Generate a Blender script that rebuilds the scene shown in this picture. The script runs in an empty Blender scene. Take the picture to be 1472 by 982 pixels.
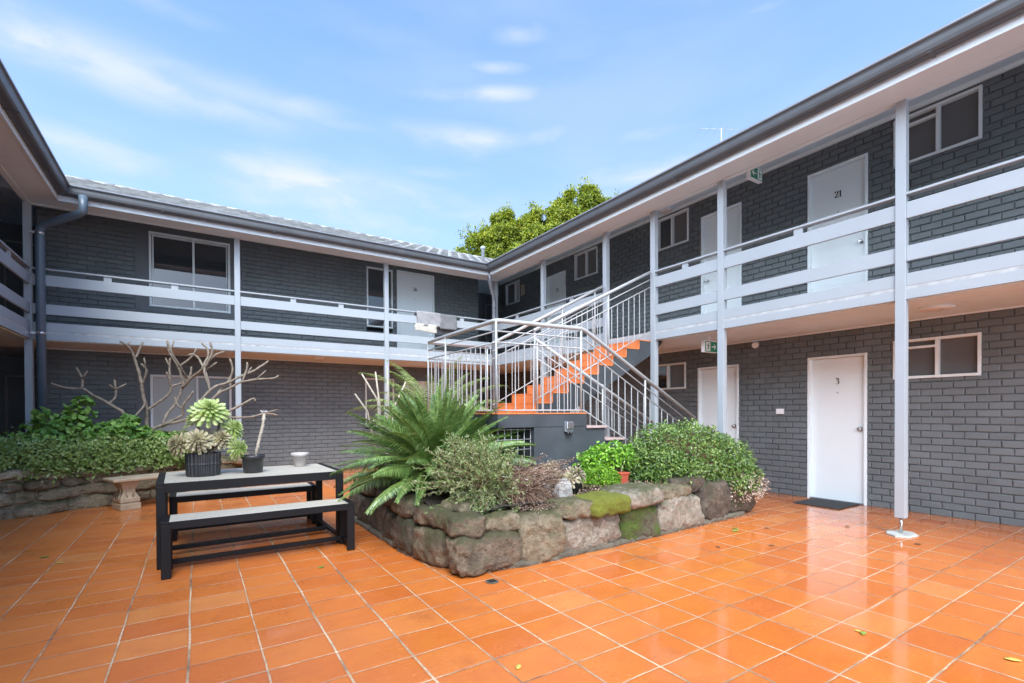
import bpy, math, random
import numpy as np
from mathutils import Vector, Matrix, noise
random.seed(7)
SC = bpy.context.scene
COL = SC.collection
R = math.radians

# ------------------------------------------------------------------ helpers
BASE = {}
class MB:
    """collects shapes in world coordinates; build() links ONE mesh object"""
    def __init__(s): s.v = []; s.f = []; s.smooth = []
    def add(s, vs, fs, sm=False):
        n = len(s.v); s.v += [tuple(v) for v in vs]
        s.f += [tuple(i + n for i in f) for f in fs]; s.smooth += [sm] * len(fs)
        return s
    def box(s, x0, x1, y0, y1, z0, z1):
        if x0 > x1: x0, x1 = x1, x0
        if y0 > y1: y0, y1 = y1, y0
        if z0 > z1: z0, z1 = z1, z0
        v = [(x, y, z) for z in (z0, z1) for y in (y0, y1) for x in (x0, x1)]
        return s.add(v, [(0,2,3,1),(4,5,7,6),(0,1,5,4),(2,6,7,3),(0,4,6,2),(1,3,7,5)])
    def obox(s, c, ax, ay, az):
        c = Vector(c); ax, ay, az = Vector(ax), Vector(ay), Vector(az)
        v = [c + i*ax + j*ay + k*az for k in (-1,1) for j in (-1,1) for i in (-1,1)]
        return s.add(v, [(0,2,3,1),(4,5,7,6),(0,1,5,4),(2,6,7,3),(0,4,6,2),(1,3,7,5)])
    def bar(s, p, q, w, h, up=(0,0,1)):
        p, q = Vector(p), Vector(q); d = (q-p); L = d.length; d.normalize()
        sd = d.cross(Vector(up)).normalized(); u = sd.cross(d).normalized()
        return s.obox((p+q)/2, d*L/2, sd*w/2, u*h/2)
    def tube(s, path, rad, n=8, cap=True):
        path = [Vector(p) for p in path]
        if not isinstance(rad, (list, tuple)): rad = [rad]*len(path)
        vs = []; prev = None
        for i, p in enumerate(path):
            if i == 0: t = path[1]-path[0]
            elif i == len(path)-1: t = path[-1]-path[-2]
            else: t = (path[i+1]-p).normalized() + (p-path[i-1]).normalized()
            if t.length < 1e-6: t = Vector((0,0,1))
            t.normalize()
            if prev is None:
                a = Vector((0,0,1)) if abs(t.z) < .9 else Vector((1,0,0))
                u = t.cross(a).normalized()
            else:
                u = (prev - t*prev.dot(t))
                if u.length < 1e-5: u = t.cross(Vector((1,0,0)))
                u.normalize()
            prev = u; w = t.cross(u)
            for k in range(n):
                an = 2*math.pi*k/n
                vs.append(p + (u*math.cos(an) + w*math.sin(an))*rad[i])
        fs = []
        for i in range(len(path)-1):
            for k in range(n):
                a = i*n+k; b = i*n+(k+1) % n
                fs.append((a, b, b+n, a+n))
        s.add(vs, fs, True)
        if cap:
            m = len(s.v)-len(vs)
            s.f.append(tuple(m+k for k in range(n))[::-1]); s.smooth.append(False)
            s.f.append(tuple(m+(len(path)-1)*n+k for k in range(n))); s.smooth.append(False)
        return s
    def lathe(s, c, prof, n=24, fn=None, sm=True):
        c = Vector(c); vs = []; fs = []
        for i, (r, z) in enumerate(prof):
            for k in range(n):
                a = 2*math.pi*k/n; rr = r*(fn(i, k) if fn else 1)
                vs.append(c + Vector((rr*math.cos(a), rr*math.sin(a), z)))
        for i in range(len(prof)-1):
            for k in range(n):
                a = i*n+k; b = i*n+(k+1) % n
                fs.append((a, b, b+n, a+n))
        fs.append(tuple(range(n))[::-1]); fs.append(tuple((len(prof)-1)*n+k for k in range(n)))
        return s.add(vs, fs, sm)
    def build(s, name, mat, parent=None, bevel=0, **kw):
        me = bpy.data.meshes.new(name)
        b = Vector(BASE.get(parent.name, (0,0,0))) if parent else Vector((0,0,0))
        me.from_pydata([tuple(Vector(v)-b) for v in s.v], [], s.f)
        me.polygons.foreach_set('use_smooth', s.smooth)
        me.materials.append(mat); me.update()
        return link(name, me, parent, bevel, **kw)

def link(name, me, parent=None, bevel=0, label=None, cat=None, group=None, kind=None):
    o = bpy.data.objects.new(name, me); COL.objects.link(o)
    if parent:
        o.parent = parent; BASE[o.name] = BASE.get(parent.name, (0,0,0))
    if bevel:
        m = o.modifiers.new('bevel', 'BEVEL'); m.width = bevel; m.segments = 2
        m.limit_method = 'ANGLE'; m.angle_limit = R(40)
    tag(o, label, cat, group, kind)
    return o
def tag(o, label=None, cat=None, group=None, kind=None):
    for k, v in (('label', label), ('category', cat), ('group', group), ('kind', kind)):
        if v: o[k] = v
def thing(name, label, cat, loc=(0,0,0), group=None, rz=0):
    o = bpy.data.objects.new(name, None); COL.objects.link(o)
    o.location = loc; o.rotation_euler.z = rz; o.empty_display_size = .1
    BASE[o.name] = loc; tag(o, label, cat, group); return o
def copy_tree(o, parent=None):
    c = o.copy(); COL.objects.link(c)
    if parent: c.parent = parent
    for ch in list(o.children): copy_tree(ch, c)
    return c
def arr_mesh(name, V, F, mat, smooth=False, parent=None, **kw):
    """V (n,3) numpy world coords, F (m,k) numpy"""
    b = np.array(BASE.get(parent.name, (0,0,0))) if parent else np.zeros(3)
    V = np.asarray(V, dtype=np.float32) - b.astype(np.float32); F = np.asarray(F, dtype=np.int32)
    me = bpy.data.meshes.new(name)
    me.vertices.add(len(V)); me.vertices.foreach_set('co', V.ravel())
    k = F.shape[1]
    me.loops.add(F.size); me.loops.foreach_set('vertex_index', F.ravel())
    me.polygons.add(len(F)); me.polygons.foreach_set('loop_start', np.arange(0, F.size, k, dtype=np.int32))
    me.polygons.foreach_set('loop_total', np.full(len(F), k, dtype=np.int32))
    me.polygons.foreach_set('use_smooth', np.full(len(F), smooth, dtype=bool))
    me.update(calc_edges=True); me.validate(); me.materials.append(mat)
    return link(name, me, parent, **kw)

# ------------------------------------------------------------------ materials
class NT:
    def __init__(s, name):
        s.m = bpy.data.materials.new(name); s.m.use_nodes = True
        s.t = s.m.node_tree; s.b = s.t.nodes['Principled BSDF']; s.out = s.t.nodes['Material Output']
    def n(s, typ, **kw):
        nd = s.t.nodes.new(typ)
        for k, v in kw.items():
            if k.startswith('i_'):
                key = k[2:]; key = int(key) if key.isdigit() else key.replace('_', ' ')
                nd.inputs[key].default_value = v
            else: setattr(nd, k, v)
        return nd
    def l(s, a, b): s.t.links.new(a, b)
    def math(s, op, a, b=None, c=None, clamp=False):
        nd = s.n('ShaderNodeMath', operation=op, use_clamp=clamp)
        for i, x in enumerate((a, b, c)):
            if x is None: continue
            if isinstance(x, (int, float)): nd.inputs[i].default_value = x
            else: s.l(x, nd.inputs[i])
        return nd.outputs[0]
    def mix(s, f, a, b, typ='MIX'):
        nd = s.n('ShaderNodeMix', data_type='RGBA', blend_type=typ)
        for i, x in ((0, f), (6, a), (7, b)):
            if isinstance(x, (int, float)): nd.inputs[i].default_value = x
            elif isinstance(x, tuple): nd.inputs[i].default_value = (x + (1,))[:4]
            else: s.l(x, nd.inputs[i])
        return nd.outputs[2]
    def ramp(s, f, stops):
        nd = s.n('ShaderNodeValToRGB'); cr = nd.color_ramp
        while len(cr.elements) < len(stops): cr.elements.new(.5)
        for e, (p, c) in zip(cr.elements, stops):
            e.position = p; e.color = (c + (1,))[:4] if isinstance(c, tuple) else (c, c, c, 1)
        s.l(f, nd.inputs[0]); return nd.outputs[0]
    def pos(s): return s.n('ShaderNodeNewGeometry').outputs['Position']
    def noise(s, scale, detail=4, rough=.55, vec=None, stretch=None):
        nd = s.n('ShaderNodeTexNoise', i_Scale=scale, i_Detail=detail, i_Roughness=rough)
        v = vec if vec is not None else s.pos()
        if stretch:
            mp = s.n('ShaderNodeMapping'); mp.inputs['Scale'].default_value = stretch
            s.l(v, mp.inputs[0]); v = mp.outputs[0]
        s.l(v, nd.inputs['Vector']); return nd.outputs['Fac']
    def bump(s, h, strength=.3, dist=.01):
        nd = s.n('ShaderNodeBump', i_Strength=strength, i_Distance=dist)
        s.l(h, nd.inputs['Height']); s.l(nd.outputs[0], s.b.inputs['Normal'])

def pm(name, c, rough=.5, metal=0, var=.12, vscale=3, bump=0, bscale=60, bdist=.002, dirt=None, coat=0, rvar=.1):
    t = NT(name); b = t.b
    c2 = tuple(min(1, x*(1-var)) for x in c); c3 = tuple(min(1, x*(1+var)) for x in c)
    f = t.noise(vscale, 5)
    col = t.ramp(f, [(.3, c2), (.7, c3)])
    if dirt:
        g = t.noise(1.3*vscale, 8, .7); m = t.ramp(g, [(.54, 0.), (.72, 1.)])
        m2 = t.math('MULTIPLY', m, .55); col = t.mix(m2, col, dirt)
    t.l(col, b.inputs['Base Color'])
    r = t.math('MULTIPLY_ADD', t.noise(vscale*2.3, 3), rvar*2, rough-rvar)
    t.l(r, b.inputs['Roughness']); b.inputs['Metallic'].default_value = metal
    if coat: b.inputs['Coat Weight'].default_value = coat
    if bump: t.bump(t.noise(bscale, 5), bump, bdist)
    return t.m

def leaf_mat(name, stops, rough=.45, transl=.3, spec=.5, clump=None):
    """per-leaf colour from a random value per leaf"""
    t = NT(name); g = t.n('ShaderNodeNewGeometry')
    f = g.outputs['Random Per Island']
    if clump:
        f = t.math('ADD', t.math('MULTIPLY', f, .55), t.math('MULTIPLY', t.noise(clump, 2), .55), clamp=True)
    col = t.ramp(f, stops)
    t.l(col, t.b.inputs['Base Color']); t.b.inputs['Roughness'].default_value = rough
    t.b.inputs['Specular IOR Level'].default_value = spec
    tr = t.n('ShaderNodeBsdfTranslucent'); t.l(t.mix(1., col, (1., 1., .55), 'MULTIPLY'), tr.inputs[0])
    mx = t.n('ShaderNodeMixShader'); mx.inputs[0].default_value = transl
    t.l(t.b.outputs[0], mx.inputs[1]); t.l(tr.outputs[0], mx.inputs[2]); t.l(mx.outputs[0], t.out.inputs[0])
    return t.m

M = {}
M['charcoal'] = pm('charcoal_paint', (.128,.147,.152), .5, var=.10, vscale=2.2, bump=.5, bscale=55, bdist=.003, rvar=.08)
def per_brick(m):
    nt = m.node_tree; b = nt.nodes['Principled BSDF']; src = b.inputs['Base Color'].links[0].from_socket
    g = nt.nodes.new('ShaderNodeNewGeometry'); r = nt.nodes.new('ShaderNodeMapRange'); r.inputs[3].default_value = .93; r.inputs[4].default_value = 1.06
    nt.links.new(g.outputs['Random Per Island'], r.inputs[0]); mx = nt.nodes.new('ShaderNodeMix'); mx.data_type = 'RGBA'; mx.blend_type = 'MULTIPLY'; mx.inputs[0].default_value = 1
    nt.links.new(src, mx.inputs[6]); nt.links.new(r.outputs[0], mx.inputs[7]); nt.links.new(mx.outputs[2], b.inputs['Base Color'])
per_brick(M['charcoal'])
M['render'] = pm('smooth_charcoal_paint', (.118,.130,.138), .5, var=.1, bump=.2, bscale=30)
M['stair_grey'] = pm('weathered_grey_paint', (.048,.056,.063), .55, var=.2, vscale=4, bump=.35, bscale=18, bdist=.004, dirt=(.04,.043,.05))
M['lilac'] = pm('pale_blue_grey_paint', (.325,.360,.385), .42, var=.04, vscale=2, bump=.12, bscale=40, rvar=.06)
M['fascia'] = pm('pale_grey_fascia_paint', (.66,.74,.78), .45, var=.04, vscale=1.4, bump=.1, bscale=20)
M['soffit'] = pm('soffit_sheet', (.74,.85,.92), .55, var=.05, vscale=1.1, bump=.1, bscale=12, dirt=(.58,.62,.66))
M['white'] = pm('white_door_paint', (.77,.84,.85), .3, var=.02, vscale=1.5, bump=.05, bscale=14, rvar=.05)
M['whiteframe'] = pm('white_frame', (.74,.80,.80), .35, var=.03)
M['gutter'] = pm('gutter_steel', (.075,.08,.086), .45, metal=.1, var=.14, vscale=3, dirt=(.10,.10,.105), rvar=.1)
M['pipe'] = pm('downpipe_slate_paint', (.085,.12,.152), .4, var=.1, vscale=4)
M['pipe2'] = pm('downpipe_grey_paint', (.24,.26,.29), .3, metal=.3, var=.1, vscale=4)
M['rail'] = pm('pale_grey_rail_paint', (.35,.36,.36), .35, var=.06, vscale=8, bump=.08, bscale=70, dirt=(.30,.29,.28))
M['chrome'] = pm('brushed_metal', (.6,.6,.6), .28, metal=1, var=.05)
M['black'] = pm('black_number', (.012,.012,.014), .35, var=.05)
M['blackmetal'] = pm('black_powder_coat', (.009,.009,.010), .5, var=.15, bump=.1, bscale=120)
M['blackplastic'] = pm('black_nursery_plastic', (.028,.029,.031), .42, var=.2, vscale=9, dirt=(.07,.065,.06))
M['dark'] = pm('dark_interior', (.02,.02,.022), .8, var=.1)
M['concrete'] = pm('worn_concrete', (.40,.41,.41), .8, var=.18, vscale=9, bump=.5, bscale=40, bdist=.004, dirt=(.2,.19,.17))
M['blackmetal'].node_tree.nodes['Principled BSDF'].inputs['Specular IOR Level'].default_value = .22
M['mat'] = pm('rubber_doormat', (.03,.032,.034), .85, var=.3, vscale=14, bump=1, bscale=220, bdist=.004)
M['plate'] = pm('white_footing_paint', (.36,.37,.34), .75, var=.3, vscale=12, bump=.5, bscale=50, dirt=(.18,.17,.13))
M['lampglass'] = pm('opal_lamp_cover', (.72,.70,.67), .3, var=.03)
M['green'] = pm('exit_sign_green', (.006,.23,.115), .3, var=.04)
M['signwhite'] = pm('exit_sign_white', (.85,.85,.84), .3, var=.02)
M['terracotta'] = pm('red_plastic_pot', (.42,.085,.045), .45, var=.1, vscale=9)
M['greypot'] = pm('weathered_pale_pot', (.44,.40,.38), .75, var=.15, vscale=12, bump=.3, bscale=60, dirt=(.62,.59,.55))
M['soil'] = pm('garden_soil', (.045,.034,.026), .95, var=.5, vscale=22, bump=1, bscale=45, bdist=.03, dirt=(.12,.09,.065))
M['mortar'] = pm('old_mortar', (.11,.095,.07), .9, var=.3, vscale=9, bump=1, bscale=38, bdist=.02, dirt=(.07,.075,.04))
M['towel1'] = pm('mid_grey_towelling', (.27,.265,.27), .95, var=.14, vscale=12, bump=.7, bscale=170, bdist=.004)
M['towel2'] = pm('dark_grey_towelling', (.15,.155,.16), .95, var=.14, vscale=12, bump=.7, bscale=170, bdist=.004)
M['towel3'] = pm('cream_cloth', (.44,.42,.36), .9, var=.06, vscale=8, bump=.5, bscale=150, bdist=.003)
M['bark'] = pm('grey_brown_bark', (.22,.18,.135), .85, var=.35, vscale=16, bump=1, bscale=60, bdist=.012, dirt=(.36,.33,.28))
M['palebark'] = pm('pale_cut_branch', (.42,.37,.29), .85, var=.2, vscale=16, bump=.6, bscale=60, bdist=.008)
M['twig'] = leaf_mat('dry_twig', [(0,(.085,.045,.03)),(.5,(.20,.12,.08)),(1,(.42,.31,.23))], .8, .05, .2)
M['sandstone'] = pm('carved_sandstone', (.44,.345,.225), .85, var=.16, vscale=7, bump=.7, bscale=45, bdist=.008, dirt=(.30,.215,.15))
M['whiterock'] = pm('white_quartz_rock', (.33,.32,.30), .75, var=.3, vscale=16, bump=.7, bscale=30, bdist=.01, dirt=(.33,.31,.29))
M['steptile'] = pm('orange_step_tile', (.62,.20,.065), .4, var=.12, vscale=9, bump=.15, bscale=40, dirt=(.5,.15,.05))
M['treadtile'] = pm('faded_pink_tread_tile', (.40,.29,.27), .5, var=.12, vscale=9, bump=.2, bscale=40)

# glass: dark glossy sheet with faint curtain behind
def glass_mat(name, c, rough, alpha=.0):
    t = NT(name)
    t.b.inputs['Base Color'].default_value = c + (1,); t.b.inputs['Roughness'].default_value = rough
    t.b.inputs['Specular IOR Level'].default_value = .8; t.b.inputs['IOR'].default_value = 1.52
    if rough < .1: t.b.inputs['Coat Weight'].default_value = .5
    t.bump(t.noise(2.5, 1), .03, .02)
    return t.m
M['glass'] = glass_mat('window_glass', (.03,.032,.036), .03)
M['frost'] = glass_mat('frosted_glass', (.115,.115,.112), .3)
M['frostw'] = glass_mat('screened_pale_glass', (.36,.37,.35), .35)
M['curtain'] = pm('cream_blind', (.50,.42,.31), .7, var=.06)

# rock material: colour from object position noise, moss on the upward faces
def rock_mat(name, a, b, moss=.35, mosscol=(.10,.10,.03), pale=(.5,.45,.38)):
    t = NT(name)
    tc = t.pos()
    n1 = t.noise(6, 8, .65, tc); n2 = t.noise(26, 6, .7, tc); n3 = t.noise(2.6, 5, .6, tc)
    col = t.ramp(n1, [(.3, a), (.68, b)])
    col = t.mix(t.ramp(n2, [(.5, 0.), (.75, .6)]), col, pale)
    col = t.mix(t.ramp(n2, [(.3, .75), (.45, 0.)]), col, (.035,.03,.024))
    nz = t.n('ShaderNodeSeparateXYZ'); t.l(t.n('ShaderNodeNewGeometry').outputs['Normal'], nz.inputs[0])
    m = t.math('ADD', t.math('MULTIPLY', nz.outputs[2], .22), t.math('SUBTRACT', n3, .62 - moss*.5))
    m = t.math('ADD', m, t.math('MULTIPLY', t.math('SUBTRACT', n2, .5), .55))
    col = t.mix(t.ramp(m, [(.0, 0.), (.18, .95)]), col, t.mix(n2, mosscol, tuple(x*.4 for x in mosscol)))
    t.l(col, t.b.inputs['Base Color']); t.b.inputs['Roughness'].default_value = .82
    h = t.math('ADD', t.math('MULTIPLY', n1, .7), t.math('MULTIPLY', n2, .5))
    t.bump(t.math('ADD', h, t.math('MULTIPLY', t.noise(70, 4, .7, tc), .35)), 1., .05); return t.m
M['rock1'] = rock_mat('brown_fieldstone', (.06,.047,.032), (.23,.175,.115), .20, (.095,.09,.035), (.40,.33,.25))
M['rock2'] = rock_mat('tan_fieldstone', (.085,.07,.042), (.29,.235,.15), .14, (.12,.115,.04), (.45,.39,.28))
M['rock3'] = rock_mat('pink_grey_fieldstone', (.14,.118,.088), (.36,.315,.25), .12, (.11,.11,.04), (.56,.53,.46))
M['rock4'] = rock_mat('dark_fieldstone', (.04,.032,.025), (.13,.10,.07), .15, (.06,.06,.025), (.24,.2,.16))  # darker tones for the left side and right end stones
M['rockmoss'] = rock_mat('mossy_fieldstone', (.11,.10,.05), (.2,.17,.1), .80, (.20,.22,.012), (.3,.27,.12))
M['rockmoss2'] = rock_mat('mossy_dark_fieldstone', (.06,.062,.035), (.13,.115,.075), .45, (.085,.14,.012), (.3,.28,.22))
M['rocksand'] = rock_mat('weathered_sandstone', (.20,.165,.105), (.40,.33,.21), .16, (.15,.14,.06), (.5,.43,.3))
M['rocksand2'] = rock_mat('pale_sandstone_cap', (.34,.27,.18), (.5,.42,.29), .05, (.16,.15,.07), (.62,.54,.4))

# timber slats of table and bench
def slat_mat():
    t = NT('weathered_grey_slats')
    n = t.noise(3, 6, .6, None, (.5, 22, 22)); c = t.ramp(n, [(.3,(.36,.33,.27)),(.7,(.50,.465,.39))])
    t.l(c, t.b.inputs['Base Color'])
    t.l(t.math('MULTIPLY_ADD', t.noise(5, 4), .3, .35), t.b.inputs['Roughness']); t.b.inputs['Specular IOR Level'].default_value = .25
    t.bump(n, .3, .003); return t.m
M['slat'] = slat_mat()

# wet terracotta tile paving
def tile_mat():
    t = NT('wet_terracotta_tiles'); P = t.pos()
    sp = t.n('ShaderNodeSeparateXYZ'); t.l(P, sp.inputs[0])
    w1 = t.math('MULTIPLY_ADD', t.noise(1.7, 3, .5, P), .022, -.011)
    w2 = t.math('MULTIPLY_ADD', t.noise(2.3, 3, .5, P, (1,1,7)), .020, -.010)
    fine = t.math('MULTIPLY_ADD', t.noise(38, 3, .6, P), .005, -.0025)
    px, py = .331, .2633
    u = t.math('DIVIDE', t.math('ADD', t.math('ADD', sp.outputs[0], .045), t.math('ADD', w1, fine)), px)
    v = t.math('DIVIDE', t.math('ADD', t.math('ADD', sp.outputs[1], -1.097), t.math('ADD', w2, fine)), py)
    fu, fv = t.math('FRACT', u), t.math('FRACT', v)
    iu, iv = t.math('FLOOR', u), t.math('FLOOR', v)
    du = t.math('MULTIPLY', t.math('MINIMUM', fu, t.math('SUBTRACT', 1., fu)), px)
    dv = t.math('MULTIPLY', t.math('MINIMUM', fv, t.math('SUBTRACT', 1., fv)), py)
    # joint widths differ from line to line and along the line
    ru, rv = t.math('ROUND', u), t.math('ROUND', v)
    wn = t.n('ShaderNodeTexWhiteNoise', noise_dimensions='1D'); t.l(ru, wn.inputs['W'])
    wm = t.n('ShaderNodeTexWhiteNoise', noise_dimensions='1D'); t.l(t.math('ADD', rv, 31.7), wm.inputs['W'])
    wv = t.noise(1.1, 3, .6, P)
    ju = t.math('ADD', t.math('MULTIPLY_ADD', wn.outputs[0], .0028, .0031), t.math('MULTIPLY_ADD', wv, .006, -.003))
    jv = t.math('ADD', t.math('MULTIPLY_ADD', wm.outputs[0], .0018, .0022), t.math('MULTIPLY_ADD', wv, .004, -.0016))
    ju = t.math('MAXIMUM', ju, .0012); jv = t.math('MAXIMUM', jv, .0009)
    a = t.math('SUBTRACT', du, ju); b = t.math('SUBTRACT', dv, jv)
    d = t.math('MINIMUM', a, b)
    tile = t.math('MULTIPLY_ADD', d, 500., .5, clamp=True)        # 1 on the tile, 0 in the joint
    edge = t.math('MULTIPLY', d, 90., clamp=True)
    wt = t.n('ShaderNodeTexWhiteNoise', noise_dimensions='2D')
    cb = t.n('ShaderNodeCombineXYZ'); t.l(iu, cb.inputs[0]); t.l(iv, cb.inputs[1]); t.l(cb.outputs[0], wt.inputs['Vector'])
    rnd = wt.outputs[0]
    big = t.noise(.35, 3, .5, P); mid = t.noise(5, 6, .6, P, (1,1.8,1)); sm = t.noise(45, 4, .65, P)
    col = t.ramp(rnd, [(0,(.50,.128,.024)),(.15,(.53,.146,.026)),(.6,(.555,.162,.029)),(.93,(.555,.172,.034)),(1,(.58,.215,.058))])
    col = t.mix(t.ramp(mid, [(.35,.0),(.7,.35)]), col, (.42,.095,.03))
    col = t.mix(t.ramp(sm, [(.55,.0),(.75,.3)]), col, (.74,.33,.14))
    stain = t.ramp(t.noise(1.1, 8, .72, P), [(.56, 0.), (.72, .6)])
    col = t.mix(stain, col, (.30,.075,.03))
    vo = t.n('ShaderNodeTexVoronoi', i_Scale=7.); t.l(P, vo.inputs['Vector'])
    speck = t.ramp(vo.outputs[0], [(.028, .8), (.045, 0.)])
    col = t.mix(speck, col, (.13,.05,.03))
    # grime round the joints
    col = t.mix(t.math('MULTIPLY', t.math('SUBTRACT', 1., edge), .35), col, (.33,.12,.05))
    gn = t.noise(1.9, 5, .7, P)
    gr = t.ramp(gn, [(.36,(.09,.065,.045)),(.46,(.36,.25,.155)),(.6,(.66,.50,.32)),(.8,(.40,.37,.31))])
    gr = t.mix(t.ramp(sm, [(.45,0.),(.62,.5)]), gr, (.22,.17,.12))
    col = t.mix(tile, gr, col)
    t.l(col, t.b.inputs['Base Color'])
    # wetness: a film of rain water, patchy, heavier on the right-hand side
    side = t.math('MULTIPLY_ADD', sp.outputs[0], .05, -.06)
    wet = t.ramp(t.math('ADD', t.noise(.9, 5, .6, P), side), [(.41, 0.), (.60, 1.)])
    rough = t.math('MULTIPLY_ADD', wet, -.32, .42)
    rough = t.math('ADD', rough, t.math('MULTIPLY_ADD', sm, .14, -.07))
    rough = t.math('ADD', rough, t.math('MULTIPLY', t.math('SUBTRACT', rnd, .5), .07))
    rough = t.math('MULTIPLY_ADD', t.math('SUBTRACT', 1., tile), .4, rough)
    t.l(t.math('MAXIMUM', rough, .05), t.b.inputs['Roughness'])
    t.b.inputs['Specular IOR Level'].default_value = .5
    t.l(t.math('MULTIPLY', wet, .2), t.b.inputs['Coat Weight']); t.b.inputs['Coat Roughness'].default_value = .05
    h = t.math('ADD', t.math('MULTIPLY', edge, .6), t.math('MULTIPLY', sm, .05))
    h = t.math('ADD', h, t.math('MULTIPLY', mid, .12)); h = t.math('ADD', h, t.math('MULTIPLY', rnd, .10))
    h = t.math('ADD', h, t.math('MULTIPLY', t.math('MULTIPLY', fu, t.math('SUBTRACT', wt.outputs[0], .5)), .5))
    t.bump(h, .5, .004); return t.m
M['tile'] = tile_mat()
M['bounce_ground'] = pm('pale_bounce_ground', (.46,.49,.53), .9, var=.1, vscale=.5)  # unseen ground made pale to bounce neutral light up to the soffits
def roof_mat():
    t = NT('pale_concrete_roof_tile')
    n = t.noise(7, 6, .65); g = t.n('ShaderNodeNewGeometry')
    c = t.ramp(n, [(.3,(.22,.22,.215)),(.7,(.38,.38,.37))])
    c = t.mix(t.math('MULTIPLY', g.outputs['Random Per Island'], .5), c, (.09,.09,.09))
    c = t.mix(t.ramp(t.noise(2.2, 7, .7), [(.6,0.),(.75,.6)]), c, (.16,.165,.13))
    t.l(c, t.b.inputs['Base Color']); t.b.inputs['Roughness'].default_value = .7; t.bump(n, .4, .006); return t.m
M['roof'] = roof_mat()

# ------------------------------------------------------------------ geometry of the place
XW, YW = 7.555, 11.33          # brick faces of right and back wings
XP, YP = 6.07, 10.06           # outer face of the posts
XL, XLW = -2.06, -3.55         # left wing: posts, wall
Z1, ZC, ZT = 2.55, 2.42, 5.08  # upper floor, underside of slab, upper ceiling

# local frames: u along the wing, e outward from the post line into the courtyard
def FR(u, e, z): return (XP - e, u, z)
def FB(u, e, z): return (u, YP - e, z)
def FL(u, e, z): return (XL + e, u, z)
def fbox(mb, F, u0, u1, e0, e1, z0, z1):
    a, b = F(u0, e0, z0), F(u1, e1, z1); mb.box(a[0], b[0], a[1], b[1], a[2], b[2])
def sweep(mb, F, prof, ua, ub, sa=0, sb=0):
    """profile [(e,z)] swept along u; the ends follow u = ua+sa*e and ub+sb*e (mitres)"""
    n = len(prof)
    vs = [F(ua + sa*e, e, z) for e, z in prof] + [F(ub + sb*e, e, z) for e, z in prof]
    fs = [(i, (i+1) % n, (i+1) % n + n, i+n) for i in range(n)] + [tuple(range(n))[::-1], tuple(range(n, 2*n))]
    mb.add(vs, fs)

# ground sheets
MB().add([(-300,-300,-.03),(300,-300,-.03),(300,300,-.03),(-300,300,-.03)], [(0,1,2,3)]).build('ground', M['bounce_ground'], kind='structure')
MB().add([(-6,-2.6,0),(14,-2.6,0),(14,14.2,0),(-6,14.2,0)], [(0,1,2,3)]).build('patio', M['tile'], kind='structure')

# three wings of the motel
right = thing('motel_wing', 'two-storey charcoal brick wing on the right with doors 3 and 21 and long white-grey balcony', 'building', (XW, 4, 0), 'two-storey brick wings round the courtyard')
back = thing('motel_wing', 'charcoal brick wing across the back, with door 26 and towels on its balcony', 'building', (2, YW, 0), 'two-storey brick wings round the courtyard')
left = thing('motel_wing', 'two-storey wing at the left edge, only its balcony corner, eaves and dark porch in view', 'building', (XLW, 4, 0), 'two-storey brick wings round the courtyard')

# brick walls: every brick modelled, painted over, raked joints
def brick_wall(parent, axis, face, out, u0, u1, z0, z1, holes, seed, name='brick_wall'):
    """axis 'x': wall plane x=face, u=y ; axis 'y': plane y=face, u=x ; out = +-1 direction the face looks"""
    rnd = random.Random(seed)
    def P(u, d, z): return (face - out*d, u, z) if axis == 'x' else (u, face - out*d, z)
    V = []; F = []
    flip = (axis == 'x' and out < 0) or (axis == 'y' and out > 0)
    H, L, J = .086, (.262 if axis == 'y' else .206), .011
    r = 0; z = z0
    while z < z1 - .01:
        zt = min(z + H - J, z1)
        off = (r % 2)*L/2 + rnd.uniform(-.008, .008)
        u = u0 - off
        while u < u1:
            a, b = max(u, u0), min(u + L - J + rnd.uniform(-.002,.002), u1)
            if b - a > .02:
                segs = [(a, b, z, zt)]
                for (h0, h1, g0, g1) in holes:
                    new = []
                    for (p, q, s0, s1) in segs:
                        if q <= h0 or p >= h1 or s1 <= g0 or s0 >= g1: new.append((p, q, s0, s1)); continue
                        if p < h0: new.append((p, h0, s0, s1))
                        if q > h1: new.append((h1, q, s0, s1))
                        if s0 < g0: new.append((max(p,h0), min(q,h1), s0, g0))
                        if s1 > g1: new.append((max(p,h0), min(q,h1), g1, s1))
                    segs = new
                for (p, q, s0, s1) in segs:
                    if q-p < .012 or s1-s0 < .012: continue
                    d = rnd.uniform(-.002, .002); c = .0065
                    n = len(V)
                    for (k, dd) in ((0, .020), (0, .004+d), (c, d)):
                        tl = rnd.uniform(-.001, .001)
                        V += [P(p+k, dd, s0+k+tl), P(q-k, dd, s0+k-tl), P(q-k, dd, s1-k), P(p+k, dd, s1-k)]
                    fs = [(n+8,n+9,n+10,n+11)]
                    for lv in (0, 4):
                        for i in range(4):
                            j = (i+1) % 4; fs.append((n+lv+i, n+lv+j, n+lv+4+j, n+lv+4+i))
                    F += [f[::-1] for f in fs] if flip else fs
            u += L
        z += H; r += 1
    # backing wall (mortar bed) with the same openings
    us = sorted(set([u0, u1] + [h for q in holes for h in q[:2] if u0 < h < u1]))
    zs = sorted(set([z0, z1] + [h for q in holes for h in q[2:] if z0 < h < z1]))
    mb = MB()
    for i in range(len(us)-1):
        for j in range(len(zs)-1):
            cu, cz = (us[i]+us[i+1])/2, (zs[j]+zs[j+1])/2
            if any(h[0] < cu < h[1] and h[2] < cz < h[3] for h in holes): continue
            a = P(us[i], .019, zs[j]); b = P(us[i+1], .14, zs[j+1])
            mb.box(a[0], b[0], a[1], b[1], a[2], b[2])
    mb.add(V, F)
    return mb.build(name, M['charcoal'], parent)

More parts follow.
